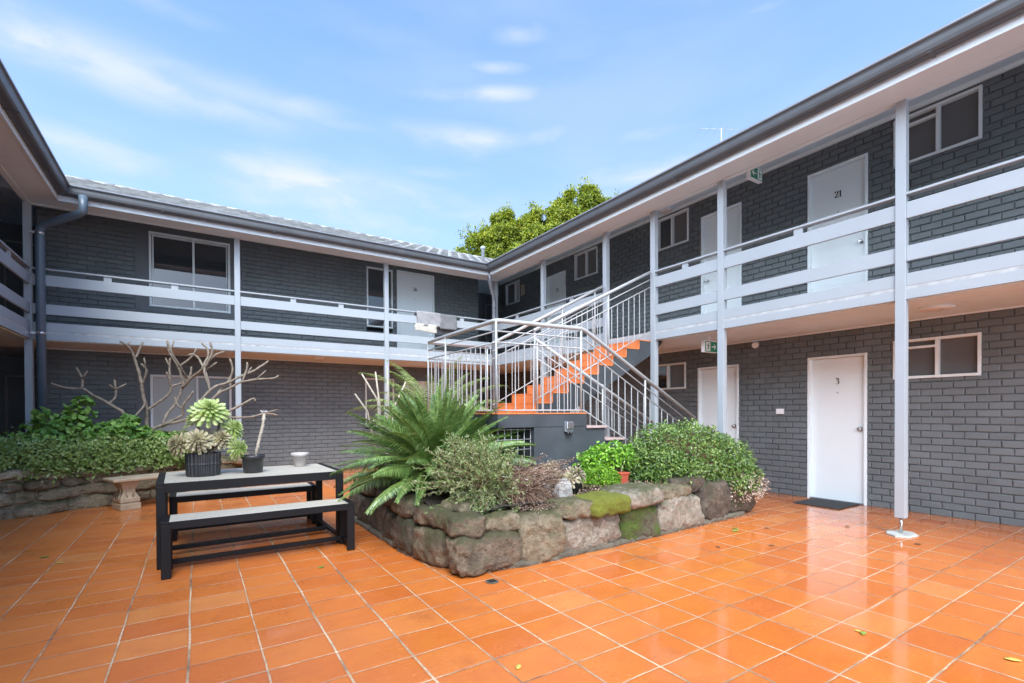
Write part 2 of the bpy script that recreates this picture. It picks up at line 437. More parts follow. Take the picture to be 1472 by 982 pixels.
holes_r = [(2.85,3.607,-1,2.06),(4.69,5.47,-1,2.06),(1.72,2.56,1.68,2.175),(5.725,6.52,1.70,2.19),(8.6,9.4,-1,2.06)]
holes_R = [(2.845,3.607,Z1-.1,4.73),(4.64,5.40,Z1-.1,4.73),(9.18,9.93,Z1-.1,4.73),(1.72,2.56,4.39,5.0),(5.66,6.38,4.39,5.0),(8.06,8.84,4.39,5.0),(11.18,11.90,4.36,4.97)]
brick_wall(right, 'x', XW, -1, -4, 12.3, 0, ZC, holes_r, 1)
brick_wall(right, 'x', XW, -1, -4, 12.3, Z1, ZT, holes_R, 2)
holes_b = [(-.92,.80,.55,ZC+1),(3.30,4.0,.9,2.10),(4.25,5.05,-1,2.06)]
holes_B = [(-.92,.80,3.2,5.2),(3.35,3.98,3.2,4.71),(4.08,5.055,Z1-.1,4.725)]
holes_b[0] = (-.92,.80,.55,2.10)
brick_wall(back, 'y', YW, -1, -2.25, 6.33, 0, ZC, holes_b, 3)
brick_wall(back, 'y', YW, -1, -2.25, 6.33, Z1, ZT, holes_B, 4)
brick_wall(left, 'x', XLW, 1, -4, 12.3, 0, ZC, [], 5)
brick_wall(left, 'x', XLW, 1, -4, 12.3, Z1, ZT, [], 6)

# dark passages beside the back wing, outer bodies
MB().box(6.19, 6.33-.001, YW+.15, 13.5, 0, ZT).build('passage_wall', M['render'], back)
MB().box(-2.249, -2.11, YW+.15, 13.5, 0, ZT).build('passage_wall', M['render'], back)
MB().box(6.19, 10.4, 13.5, 13.62, 0, ZT).build('passage_end_wall', M['render'], back)
MB().box(-4.6, -2.1, 13.5, 13.62, 0, ZT).build('passage_end_wall', M['render'], back)
for i, (p, x0, x1) in enumerate(((right, XW+.14, 12.9), (left, -9, XLW-.14))):
    mb = MB(); mb.box(x0, x1, -4, 12.3, 0, ZT-.02) if i == 0 else mb.box(x0, x1, -4, 13.4, 0, ZT-.02)
    mb.build('rear_body', M['dark'], p)
mb = MB(); mb.box(-2.1, 6.18, YW+.15, 16.9, 0, ZT-.02); mb.build('rear_body', M['dark'], back)
# floor slabs of the walkways and ceilings
def slab(parent, F, u0, u1, e_in, sa, sb):
    m = MB(); sweep(m, F, [(-.02,ZC+.012),(-.02,Z1),(e_in,Z1),(e_in,ZC+.012)], u0, u1, sa, sb); m.build('walkway_slab', M['concrete'], parent)
    m = MB(); sweep(m, F, [(-.05,ZC),(-.05,ZC+.011),(e_in,ZC+.011),(e_in,ZC)], u0, u1, sa, sb); m.build('porch_ceiling', M['soffit'], parent)
slab(right, FR, -4, YP, -1.475, 0, -1); slab(left, FL, -4, YP, -1.48, 0, -1); slab(back, FB, XL, XP, -1.26, 1, -1)
MB().box(6.33, 10.4, YW+.006, 13.5, ZC, Z1).build('passage_slab', M['soffit'], back)
MB().box(-4.6, -2.26, YW+.006, 13.5, ZC, Z1).build('passage_slab', M['soffit'], back)
def upceil(parent, F, u0, u1, e_in, sa, sb):
    m = MB(); sweep(m, F, [(-.074,4.655),(-.074,4.667),(e_in,ZT+.012),(e_in,ZT)], u0, u1, sa, sb); m.build('walkway_ceiling', M['soffit'], parent)
upceil(right, FR, -4, YP, -1.475, 0, -1); upceil(left, FL, -4, YP, -1.48, 0, -1); upceil(back, FB, XL, XP, -1.26, 1, -1)
MB().box(6.33, 10.4, YW+.006, 13.5, ZT, ZT+.02).build('passage_ceiling', M['soffit'], back)
MB().box(-4.6, -2.26, YW+.006, 13.5, ZT, ZT+.02).build('passage_ceiling', M['soffit'], back)
# cornices
for p, F, u0, u1, e in ((right, FR, -4, 12.3, -1.475), (back, FB, -2.25, 6.33, -1.26), (left, FL, -4, 12.3, -1.48)):
    m = MB(); fbox(m, F, u0, u1, e, e+.035, ZT-.055, ZT-.001); m.build('cornice', M['whiteframe'], p)
    m = MB(); fbox(m, F, u0, u1, e, e+.02, ZC-.022, ZC-.001); m.build('ceiling_trim', M['whiteframe'], p)

# eaves
ZS = 4.46
def eaves(parent, F, ua, ub, sa, sb):
    m = MB(); sweep(m, F, [(-.075,ZS-.008),(0,ZS-.008),(0,4.70),(-.075,4.69)], ua, ub, sa, sb); m.build('beam', M['fascia'], parent)
    m = MB(); sweep(m, F, [(.001,ZS),(.345,ZS),(.345,ZS+.014),(.001,ZS+.014)], ua, ub, sa, sb); m.build('soffit', M['fascia'], parent)
    m = MB(); sweep(m, F, [(.352,ZS-.016),(.372,ZS-.016),(.372,ZS+.2),(.352,ZS+.2)], ua, ub, sa, sb); m.build('fascia_board', M['fascia'], parent)
    z = ZS+.055
    sweep_lip = [(.506,z+.134),(.527,z+.134),(.529,z+.150),(.506,z+.151)]
    m = MB(); sweep(m, F, sweep_lip, ua, ub, sa, sb); m.build('gutter_lip', M['pipe2'], parent)
    pr = [(.376,z+.02),(.385,z+.004),(.40,z),(.45,z),(.475,z+.008),(.492,z+.028),(.50,z+.06),(.503,z+.10),(.51,z+.118),(.522,z+.125),(.522,z+.142),(.512,z+.146),(.503,z+.135),(.494,z+.118),(.488,z+.06),(.470,z+.02),(.45,z+.012),(.40,z+.012),(.384,z+.03),(.384,z+.13),(.376,z+.13)]
    m = MB(); sweep(m, F, pr, ua, ub, sa, sb); n = 5
    for k in range(1, n):
        u = ua + (ub-ua)*k/n; fbox(m, F, u-.012, u+.012, .374, .505, z-.003, z+.004)
    m.build('gutter', M['gutter'], parent)
eaves(right, FR, -4, YP, 0, -1); eaves(left, FL, -4, YP, 0, -1); eaves(back, FB, XL, XP, 1, -1)

# roofs: courses of interlocking tiles over a dark under-sheet
PITCH = R(22.1); ER = .44; ZR = ZS + .118
def roof(parent, F, ulo, uhi, clipA, clipB, rows=13, both=True, rear=False):
    V = []; Fc = []
    w, l = .30, .335
    ct, st = math.cos(PITCH), math.sin(PITCH)
    rnd = random.Random(3)
    nu = int((uhi-ulo)/w)
    prof = [(0,-.04),(.02,.006),(.10,.030),(.15,.034),(.20,.030),(.28,.008),(.30,-.04)]
    for r in range(rows):
        for k in range(nu):
            u = ulo + k*w + (r % 2)*w*.5
            s0, s1 = r*l, (r+1)*l + .04
            e0 = ER - s0*ct
            if not (clipA(e0) <= u + w*.5 <= clipB(e0)): continue
            dz = rnd.uniform(0, .004)
            n = len(V)
            for (s, lift) in ((s0-.0, .045), (s1, .002)):
                for (du, dh) in prof:
                    h = lift + dh + dz
                    V.append(F(u+du*.985, ER - s*ct + h*st*(1), ZR + s*st + h*ct))
            for (du, dh) in prof: V.append(F(u+du*.985, ER - s0*ct, ZR + s0*st + dh*.4 - .004))
            for i in range(6):
                Fc.append((n+i, n+i+1, n+8+i, n+7+i)); Fc.append((n+14+i, n+15+i, n+1+i, n+i))
    o = MB(); o.add(V, Fc); return o
def under(F, pts): return [F(u, e, z) for (u, e, z) in pts]
run = 4.04; zr = ZR + run*math.tan(PITCH)
er = ER - run
# front slopes and back slopes as thin sheets under the tiles
m = roof(right, FR, -4, YP-ER+run+.2, lambda e: -9, lambda e: YP - e)
m.add(under(FR, [(-4,ER,ZR),(YP-ER,ER,ZR),(YP-er,er,zr),(-4,er,zr)]), [(0,1,2,3)])
m.add(under(FR, [(-4,er,zr),(YP-er,er,zr),(YP-er+.0,er-run,ZR),(-4,er-run,ZR)]), [(0,1,2,3)])
m.build('tiled_roof', M['roof'], right)
m = roof(back, FB, XL+ER-run-.2, XP-ER+run+.2, lambda e: XL + e, lambda e: XP - e)
m.add(under(FB, [(XL+ER,ER,ZR),(XP-ER,ER,ZR),(XP-er,er,zr),(XL+er,er,zr)]), [(0,1,2,3)])
m.add(under(FB, [(XL+er,er,zr),(XP-er,er,zr),(XP-er,er-run,ZR),(XL+er,er-run,ZR)]), [(0,1,2,3)])
# ridge capping
for k in range(34):
    x = XL+er + k*.42
    if x > XP-er: break
    m.tube([(x, YP-er, zr-.01), (x+.43, YP-er, zr+.005)], .085, 10)
m.build('tiled_roof', M['roof'], back)
m = roof(left, FL, -4, YP-ER+run+.2, lambda e: -9, lambda e: YP - e)
m.add(under(FL, [(-4,ER,ZR),(YP-ER,ER,ZR),(YP-er,er,zr),(-4,er,zr)]), [(0,1,2,3)])
m.add(under(FL, [(-4,er,zr),(YP-er,er,zr),(YP-er,er-run,ZR),(-4,er-run,ZR)]), [(0,1,2,3)])
m.build('tiled_roof', M['roof'], left)
MB().lathe((7.46,13.05,0), [(.05,5.9),(.05,6.32),(.08,6.33),(.08,6.38),(.02,6.42)], 12).build('vent_pipe', M['lilac'], back)

# posts
def post(parent, F, u, z0, z1=ZS-.006, w=.09, d=.085, name='post'):
    m = MB(); fbox(m, F, u-w/2, u+w/2, -d, 0, z0, z1); return m.build(name, M['lilac'], parent, bevel=.004)
for u in (-2.1, -.05, 4.04, 5.225, 6.30, 8.15): post(right, FR, u, .02)
post(right, FR, 2.0, .17)
m = MB(); m.tube([(6.115, 2.0, .005), (6.115, 2.0, .18)], .014, 10); m.build('post_rod', M['chrome'], right)
rk = MB(); 
pts = [(5.97,2.08),(6.09,2.12),(6.24,2.07),(6.25,1.94),(6.14,1.86),(5.98,1.88),(5.90,1.98)]
rk.add([(x,y,.002) for x,y in pts]+[(x*.98+.02*6.1,y*.98+.04,.014) for x,y in pts], [(i,(i+1)%7,(i+1)%7+7,i+7) for i in range(7)]+[tuple(range(7,14))])
rk.build('footing_patch', M['plate'], right)
m = MB(); m.box(XP, XP+.09, YP-.0, YP+.085, .02, ZS-.006); m.build('corner_post', M['lilac'], right, bevel=.004)
for u in (.642, 3.40): post(back, FB, u, .02)
m = MB(); m.box(XL-.09, XL, YP, YP+.085, .02, ZS-.006); m.build('corner_post', M['lilac'], left, bevel=.004)
for u in (7.3, 4.6, 1.9, -.8): post(left, FL, u, .02)

# balustrades: flat handrail, three boards, a spacer block, edge board
def balustrade(parent, F, u0, u1, inner_spacers=1, fascia=True):
    m = MB(); fbox(m, F, u0, u1, -.095, -.004, 3.478, 3.503)
    b = m.build('balustrade', M['lilac'], parent, bevel=.003)
    for z0, z1 in ((3.24,3.405),(2.805,2.96),(2.55,2.68)):
        k = MB(); fbox(k, F, u0, u1, -.05, -.018, z0, z1); k.build('board', M['lilac'], b, bevel=.003)
    for i in range(inner_spacers):
        u = u0 + (u1-u0)*(i+1)/(inner_spacers+1)
        k = MB(); fbox(k, F, u-.05, u+.05, -.048, -.020, 3.405, 3.478); k.build('spacer_block', M['lilac'], b)
    return b
def edge_board(parent, F, u0, u1, sa, sb):
    m = MB(); sweep(m, F, [(-.045,2.418),(-.014,2.418),(-.014,2.514),(-.045,2.514)], u0, u1, sa, sb); m.build('edge_board', M['lilac'], parent)
    m = MB(); sweep(m, F, [(-.085,2.406),(-.055,2.406),(-.055,2.43),(-.085,2.43)], u0, u1, sa, sb); m.build('ceiling_edge', M['whiteframe'], parent)
for a, b in ((-4,-2.145),(-2.055,-.095),(-.005,1.955),(2.045,3.995),(4.085,5.18),(6.345,8.105),(8.195,YP)): balustrade(right, FR, a, b)
edge_board(right, FR, -4, YP, 0, -1)
for a, b in ((XL,.597),(.687,3.355),(3.445,XP)): balustrade(back, FB, a, b, 2)
edge_board(back, FB, XL, XP, 1, -1)
for a, b in ((-4,-.845),(-.755,1.855),(1.945,4.555),(4.645,7.255),(7.345,YP)): balustrade(left, FL, a, b, 2)
edge_board(left, FL, -4, YP, 0, -1)

# ------------------------------------------------------------------ numerals (broad-nib strokes cut as thin plates)
def catmull(pts, n=8):
    out = []
    P = [pts[0]] + list(pts) + [pts[-1]]
    for i in range(1, len(P)-2):
        p0, p1, p2, p3 = [np.array(q, float) for q in P[i-1:i+3]]
        for k in range(n):
            t = k/n
            out.append(.5*((2*p1)+(-p0+p2)*t+(2*p0-5*p1+4*p2-p3)*t*t+(-p0+3*p1-3*p2+p3)*t**3))
    out.append(np.array(pts[-1], float)); return out
DIG = {'1': [([(.08,.80),(.20,.90),(.24,1.0)],0),([(.25,1.0),(.25,.0)],1),([(.08,.015),(.42,.015)],2)],
 '2': [([(.06,.78),(.12,.95),(.30,1.0),(.46,.90),(.46,.70),(.32,.42),(.05,.05)],0),([(.04,.045),(.54,.045)],3),([(.52,.04),(.56,.16)],2)],
 '3': [([(.06,.84),(.16,.97),(.32,.99),(.44,.86),(.42,.68),(.24,.55)],0),([(.24,.55),(.44,.46),(.50,.28),(.42,.08),(.24,.01),(.06,.07)],0)],
 '6': [([(.46,.98),(.26,.84),(.10,.58),(.06,.32),(.14,.08),(.30,.01),(.46,.12),(.50,.32),(.42,.50),(.26,.54),(.10,.42)],0)]}
def numeral(text, mapf, h, parent):
    """mapf(a, b, d): a right, b up, d out of the door"""
    w = {'1': .36, '2': .60, '3': .58, '6': .60}; tot = sum(w[c] for c in text)*h; x = -tot/2
    for c in text:
        m = MB()
        for pts, kind in DIG[c]:
            q = catmull(pts, 7) if len(pts) > 2 else [np.array(pts[0], float)*(1-t)+np.array(pts[1], float)*t for t in (0, .5, 1)]
            Lf = []; Rt = []
            for i, p in enumerate(q):
                d = q[min(i+1, len(q)-1)] - q[max(i-1, 0)]; d = d/(np.linalg.norm(d)+1e-9)
                nb = np.array([-d[1], d[0]])
                wd = .042 + .115*abs(nb[0])**1.4
                if kind == 1: wd = .15
                if kind == 2: wd = .05
                if kind == 3: wd = .10
                Lf.append(p + nb*wd/2); Rt.append(p - nb*wd/2)
            n = len(q); vs = []
            for d in (.0008, .006):
                for s in (Lf, Rt): vs += [mapf(x + p[0]*h, p[1]*h, d) for p in s]
            fs = []
            for i in range(n-1):
                fs += [(i, i+1, n+i+1, n+i), (2*n+i, 2*n+i+1, 3*n+i+1, 3*n+i), (i, i+1, 2*n+i+1, 2*n+i), (n+i, n+i+1, 3*n+i+1, 3*n+i)]
            m.add(vs, fs)
        m.build('number', M['black'], parent)
        x += w[c]*h

# doors.  W: wall frame, (u right as seen from the court, d out of the wall, z)
def WR(yc): return lambda a, d, z: (XW - d, yc - a, z)
def WB(xc): return lambda a, d, z: (xc + a, YW - d, z)
def WP(xc): return lambda a, d, z: (xc + a, 13.5 - d, z)
def wbox(mb, W, a0, a1, d0, d1, z0, z1):
    p, q = W(a0, d0, z0), W(a1, d1, z1); mb.box(p[0], q[0], p[1], q[1], p[2], q[2])
def door(parent, W, width, z0, z1, text=None, num_z=None, hside=1, label=None, mat='white', nh=.085, na=0.):
    hw = width/2
    m = MB(); wbox(m, W, -hw+.036, hw-.036, -.085, -.045, z0+.012, z1-.038)
    d = m.build('door', M[mat], parent, bevel=.002)
    if label: d['label'] = label
    m = MB()
    wbox(m, W, -hw, -hw+.034, -.11, .012, z0, z1); wbox(m, W, hw-.034, hw, -.11, .012, z0, z1)
    wbox(m, W, -hw+.034, hw-.034, -.11, .0118, z1-.034, z1-.0002)
    wbox(m, W, -hw+.0342, -hw+.046, -.11, -.043, z0, z1-.035); wbox(m, W, hw-.046, hw-.0342, -.11, -.043, z0, z1-.035)
    m.build('frame', M[mat], d, bevel=.003)
    m = MB(); wbox(m, W, -hw+.034, hw-.034, -.11, .006, z0+.001, z0+.014); m.build('threshold', M['render'], d)
    ha = hside*(hw-.095); hz = z0 + 1.03
    k = MB(); c = W(ha, -.045, hz); ax = Vector(W(ha, 1, hz)) - Vector(W(ha, 0, hz))
    k.tube([Vector(c), Vector(c)+ax*.006], .03, 16); k.tube([Vector(c)+ax*.006, Vector(c)+ax*.03], .010, 10)
    k.tube([Vector(c)+ax*.03, Vector(c)+ax*.038, Vector(c)+ax*.055, Vector(c)+ax*.062], [.018,.026,.026,.016], 16)
    k.build('handle', M['chrome'], d)
    if text:
        numeral(text, lambda a, b, o: W(a+na, -.045+o, num_z - nh/2 + b), nh, d)
    k = MB(); c = Vector(W(0, -.045, z0+1.535)); k.tube([c, c+ax*.005], .008, 10); k.build('peephole', M['black'], d)
    return d
door(right, WR(3.228), .757, 0, 2.06, '3', 1.70, 1)
door(right, WR(3.226), .762, Z1, 4.73, '21', 4.33, 1)
door(right, WR(5.08), .78, 0, 2.06, None, None, 1)
door(right, WR(5.02), .76, Z1, 4.73, '22', 4.33, -1)
door(right, WR(9.555), .75, Z1, 4.73, '23', 4.33, 1)
door(right, WR(9.0), .8, 0, 2.06, None, None, 1)
door(back, WB(4.568), .974, Z1, 4.725, '26', 4.33, 1)
door(back, WB(4.65), .80, 0, 2.06, None, None, 1)
M['greydoor'] = pm('grey_door_paint', (.27,.25,.25), .4, var=.05)
door(back, WP(-2.76), .80, 0, 2.06, None, None, -1, mat='greydoor', label='grey brown door in the dark porch behind the left downpipe')
door(back, WP(-2.76), .80, Z1, 4.73, None, None, -1, mat='greydoor')
door(back, WP(8.2), .80, Z1, 4.76, None, None, -1, mat='greydoor')

# windows: frame sub-part, mullion, panes
def window(parent, W, a0, a1, z0, z1, mull, glassL='frost', glassR='frost', fw=.032, transom=None, deep=False, frame='whiteframe'):
    d0 = -.05
    m = MB()
    f0, f1 = (-.08, .012)
    wbox(m, W, a0, a0+fw, f0, f1, z0, z1); wbox(m, W, a1-fw, a1, f0, f1, z0, z1)
    wbox(m, W, a0+fw, a1-fw, f0, f1-.0005, z1-fw, z1-.0003); wbox(m, W, a0+fw, a1-fw, f0, f1+.006, z0+.0003, z0+fw)
    w = m.build('window', M[frame], parent, bevel=.002)
    if mull is not None:
        m = MB(); wbox(m, W, mull-.018, mull+.018, f0+.002, .002, z0+fw, z1-fw); m.build('mullion', M[frame], w, bevel=.002)
    if transom:
        m = MB(); wbox(m, W, a0+fw, mull-.018, f0+.004, -.002, transom-.014, transom+.014); m.build('transom_bar', M[frame], w)
    if deep:   # second inner sash line
        m = MB()
        for (p, q, r, s) in ((a0+fw+.012, a0+fw+.03, z0+fw, z1-fw), (a1-fw-.03, a1-fw-.012, z0+fw, z1-fw), (a0+fw+.03, a1-fw-.03, z1-fw-.028, z1-fw-.01)):
            wbox(m, W, p, q, -.075, -.03, r, s)
        m.build('inner_sash', M['whiteframe'], w)
    mm = mull if mull is not None else a1-fw
    m = MB(); wbox(m, W, a0+fw, mm-.0005, -.066, -.06, z0+fw, z1-fw); m.build('pane', M[glassL], w)
    if mull is not None:
        m = MB(); wbox(m, W, mull+.0005, a1-fw, -.066, -.06, z0+fw, z1-fw); m.build('pane', M[glassR], w)
    return w
window(right, WR(2.14), -.42, .42, 1.68, 2.175, .02, transom=2.07)
window(right, WR(2.14), -.42, .42, 4.39, 5.0, .02, transom=4.88)
window(right, WR(6.1225), -.397, .397, 1.70, 2.19, -.02, glassL='glass')
window(right, WR(6.02), -.36, .36, 4.39, 5.0, -.02, glassL='glass')
window(right, WR(8.45), -.39, .39, 4.39, 5.0, 0.)
window(right, WR(11.54), -.36, .36, 4.36, 4.97, .12, glassL='frost', glassR='curtain', frame='fascia')
window(back, WB(0), -.72, .60, 3.30, 4.705, -.02, 'glass', 'glass', fw=.04, deep=True)
window(back, WB(0), -.72, .60, .62, 2.02, .02, 'frostw', 'frost', fw=.04)
window(back, WB(0), 3.355, 3.975, 3.30, 4.70, None, 'glass', fw=.03)
window(back, WB(0), 3.305, 3.995, .95, 2.09, None, 'frost', fw=.03)
for grp in (((-.92,-.7215,3.2,ZT),(.6015,.80,3.2,ZT),(-.722,.602,4.7055,ZT-.001),(-.722,.602,3.201,3.2985)), ((-.92,-.7215,.55,2.10),(.6015,.80,.55,2.10),(-.722,.602,2.0215,2.099),(-.722,.602,.551,.6185))):
    m = MB()
    for (a0, a1, z0, z1) in grp: m.box(a0, a1, YW+.004, YW+.1, z0, z1)
    m.build('window_surround', M['render'], back)
# small panel by the far window
m = MB(); m.box(XW-.03, XW, 10.93, 11.08, 4.50, 4.78); m.build('meter_panel', M['curtain'], right)

# downpipes
m = MB(); m.tube([(5.72,9.70,4.56),(5.73,9.71,4.36),(5.80,9.78,4.22),(5.97,9.95,4.06),(5.995,9.975,3.95),(5.995,9.975,.02)], .045, 14)
m.build('downpipe', M['pipe2'], right)
m = MB(); m.tube([(-1.39,9.58,4.54),(-1.39,9.58,4.32),(-1.45,9.62,4.27),(-1.88,9.93,4.13),(-1.935,9.965,4.08),(-1.945,9.97,3.98),(-1.945,9.97,.02)], .056, 16)
m.build('downpipe', M['pipe'], left)
m = MB()
for z in (4.0, 2.5):
    m.tube([(-1.945,9.97,z-.02),(-1.945,9.97,z+.02)], .06, 16); m.box(-2.06,-1.99,9.955,9.985,z-.015,z+.015)
m.build('pipe_bracket', M['chrome'], left)

# ------------------------------------------------------------------ things fixed to the wings
def exit_sign(loc, arrow, label):
    t = thing('exit_sign', label, 'exit sign', loc, 'green exit signs')
    x, y, z = loc; w, h, d = .31, .17, .032
    m = MB(); m.box(x-w/2, x+w/2, y-d, y+d, z-h/2, z+h/2); m.build('housing', M['signwhite'], t, bevel=.006)
    m = MB(); m.box(x-.012, x+.012, y-.012, y+.012, z+h/2, (4.83 if z > 3 else ZC-.001)); m.box(x-w/2+.04, x+w/2-.04, y-.03, y+.03, z+h/2, z+h/2+.012); m.build('bracket', M['signwhite'], t)
    f = y-d-.002
    m = MB(); m.box(x-w/2+.008, x+w/2-.008, f, f+.003, z-h/2+.008, z+h/2-.008); m.build('green_face', M['green'], t)
    def poly(pts, cx, s, flip=1, name='arrow', mat='signwhite'):
        k = MB()
        for P in pts:
            n = len(P)
            vs = [(x+cx+flip*a*s, f-.0015, z+b*s) for a, b in P] + [(x+cx+flip*a*s, f+.0005, z+b*s) for a, b in P]
            k.add(vs, [tuple(range(n)), tuple(range(n,2*n))] + [(i,(i+1)%n,(i+1)%n+n,i+n) for i in range(n)])
        k.build(name, M[mat], t)
    L = [[(-.5,0),(-.05,.42),(-.05,.2),(-.22,.07),(.5,.07),(.5,-.07),(-.22,-.07),(-.05,-.2),(-.05,-.42)]]
    sgn = 1 if arrow == 'left' else -1
    poly(L, -.065*sgn, .11, sgn)
    # doorway panel with running figure cut out
    panel = [[(-.5,-.62),(.5,-.62),(.5,.62),(-.5,.62)]]
    poly(panel, .075*sgn, .105, 1, 'pictogram')
    f -= .002
    circ = [(.10+.10*math.cos(a), .42+.10*math.sin(a)) for a in [i*math.pi/5 for i in range(10)]]
    man = [circ, [(-.05,.30),(.14,.30),(.12,-.05),(-.08,-.05)], [(.10,.28),(.34,.10),(.30,.03),(.08,.18)],
           [(-.03,.30),(-.30,.22),(-.34,.02),(-.26,.02),(-.22,.16),(-.02,.20)],
           [(-.08,-.03),(.06,-.03),(.20,-.26),(.16,-.52),(.07,-.52),(.08,-.28)], [(-.08,-.03),(.04,-.03),(-.06,-.30),(-.36,-.38),(-.36,-.29),(-.15,-.24)]]
    poly(man, .075*sgn, .105, sgn*-1, 'running_figure', 'green')
exit_sign((6.72, 3.93, 4.66), 'left', 'green exit sign with left arrow and running figure, under the upper ceiling by door 22')
exit_sign((6.56, 4.55, 2.26), 'right', 'green exit sign with right arrow and running figure, under the lower porch ceiling')
def round_lamp(loc, r, label, grp=None, h=.035):
    t = thing('ceiling_light', label, 'ceiling light', loc, grp)
    x, y, z = loc
    MB().lathe(loc, [(r,-.001),(r,-.018),(r*.96,-.022)], 28).build('base_ring', M['soffit'], t)
    MB().lathe(loc, [(r*.93,-.019),(r*.9,-h*.8),(r*.6,-h),(r*.1,-h*1.05)], 28).build('diffuser', M['lampglass'], t)
round_lamp((6.86,1.93,ZC), .16, 'large flat round ceiling light under the lower porch beside the front post', 'porch ceiling lights')
round_lamp((7.27,5.93,4.99), .11, 'small round ceiling light under the upper ceiling near the top of the stairs', 'porch ceiling lights')
round_lamp((7.0,10.6,4.91), .10, 'small round ceiling light under the upper ceiling at the far corner', 'porch ceiling lights')
round_lamp((-2.75,11.0,ZC), .12, 'round ceiling light under the lower porch at the left edge', 'porch ceiling lights')
t = thing('spotlight', 'small white round sensor spotlight on the brick above between the two ground floor doors', 'spotlight', (7.5,4.36,2.34))
m = MB(); m.tube([(7.555,4.36,2.36),(7.50,4.36,2.35)], .028, 14); m.build('base', M['signwhite'], t)
m = MB(); m.tube([(7.50,4.36,2.35),(7.47,4.34,2.335),(7.40,4.32,2.32)], [.02,.045,.048], 16); m.build('lamp_head', M['lampglass'], t)
t = thing('ceiling_light', 'small white rectangular fitting under the back porch ceiling', 'ceiling light', (2.12,10.5,ZC))
MB().box(2.03,2.21,10.46,10.54,ZC-.03,ZC-.001).build('cover', M['signwhite'], t, bevel=.006)
t = thing('light_switch', 'small white switch plate on the brick wall left of door 3', 'switch', (XW,4.0,1.27))
MB().box(XW-.018,XW,3.945,4.065,1.235,1.315).build('plate', M['signwhite'], t, bevel=.004)
m = MB(); m.box(XW-.024,XW-.017,3.965,3.99,1.26,1.29); m.box(XW-.024,XW-.017,4.02,4.045,1.26,1.29); m.build('rocker', M['signwhite'], t, bevel=.002)
MB().box(6.93,7.52,2.92,3.50,.003,.016).build('doormat', M['mat'], None, bevel=.004, label='black rubber doormat on the tiles in front of door 3', cat='doormat')

# towels over the back balcony rail
def towel(name, x0, x1, zt, drop_f, drop_b, mat, label, skew=0., seed=1):
    rnd = random.Random(seed); nx = 16; prof = []
    L = drop_f + .12 + drop_b; n = 26; V = []; F = []
    for i in range(nx+1):
        x = x0 + (x1-x0)*i/nx
        for j in range(n+1):
            s = L*j/n
            if s < drop_f: y = YP - .012; z = zt - (drop_f - s)
            elif s < drop_f+.12: y = YP - .012 + (s-drop_f)*1.0; z = zt + .012*math.sin((s-drop_f)/.12*math.pi)
            else: y = YP + .108; z = zt - (s-drop_f-.12)
            k = (1-min(1, s/drop_f)) if s < drop_f else 0
            w = noise.noise(Vector((x*9+seed*5, z*3, seed)))*.022*(.3+k)
            V.append((x + skew*k + noise.noise(Vector((seed, z*6, x*2)))*.008, y - abs(w) - .004, z + .012*noise.noise(Vector((x*7, seed, 0)))))
    for i in range(nx):
        for j in range(n):
            a = i*(n+1)+j; F.append((a, a+1, a+n+2, a+n+1))
    m = MB(); m.add(V, F, True); o = m.build(name, M[mat], label=label, cat='towel', group='towels on the back balcony rail')
    so = o.modifiers.new('thick', 'SOLIDIFY'); so.thickness = .009; so.offset = 1
    return o
towel('towel', 4.06, 4.64, 3.515, .31, .3, 'towel1', 'mid grey towel draped over the back balcony rail, left of the darker towel', .03, 2)
towel('towel', 4.62, 5.04, 3.505, .34, .45, 'towel2', 'dark grey towel draped over the back balcony rail, right of the paler towel', 0, 5)
# cream cloth pinned below
V = []; F = []
for i in range(13):
    for j in range(11):
        x = 4.02+.52*i/12; z = 3.24-.17*j/10
        V.append((x+.01*math.sin(j), YP-.022+.006*noise.noise(Vector((x*8,z*8,3))), z + .03*math.cos(i/12*3.2)*(j/10)*.6))
for i in range(12):
    for j in range(10): a = i*11+j; F.append((a,a+1,a+12,a+11))
m = MB(); m.add(V,F,True); o = m.build('cloth', M['towel3'], label='cream cloth hanging below the mid grey towel on the back balcony', cat='cloth'); so = o.modifiers.new('t','SOLIDIFY'); so.thickness = .006

# ------------------------------------------------------------------ staircase
LX0, LX1, LY0, LY1, LZ = 2.66, 3.90, 4.35, 6.40, 1.27
st = thing('staircase', 'grey concrete staircase with orange tiled steps, turning at a landing with pale tube railings', 'staircase', (LX1, 5.3, 0))
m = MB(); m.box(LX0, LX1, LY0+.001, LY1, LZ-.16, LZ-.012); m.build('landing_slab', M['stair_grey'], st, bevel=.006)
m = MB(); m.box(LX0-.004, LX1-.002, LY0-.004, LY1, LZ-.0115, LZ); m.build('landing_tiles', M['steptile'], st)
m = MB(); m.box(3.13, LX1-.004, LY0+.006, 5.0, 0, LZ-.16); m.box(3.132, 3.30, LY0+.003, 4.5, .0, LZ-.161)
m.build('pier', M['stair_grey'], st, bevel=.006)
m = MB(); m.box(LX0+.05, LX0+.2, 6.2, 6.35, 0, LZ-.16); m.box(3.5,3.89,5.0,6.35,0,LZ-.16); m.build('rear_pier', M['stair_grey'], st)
# lower flight: closed stringer, 7 treads
rz = LZ/8; tx = .305
stp = MB(); V = []
for k in range(1, 8):
    x0 = LX1 + (k-1)*tx; z = LZ - k*rz
    stp.box(x0, x0+tx, 4.37, 5.18, max(0, z-.30), z-.028)
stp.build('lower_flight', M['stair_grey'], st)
for k in range(1, 8):
    x0 = LX1 + (k-1)*tx; z = LZ - k*rz
    MB().box(x0+.002, x0+tx+.025, 4.345, 5.20, z-.027, z).build('tread', M['treadtile'], st, bevel=.006)
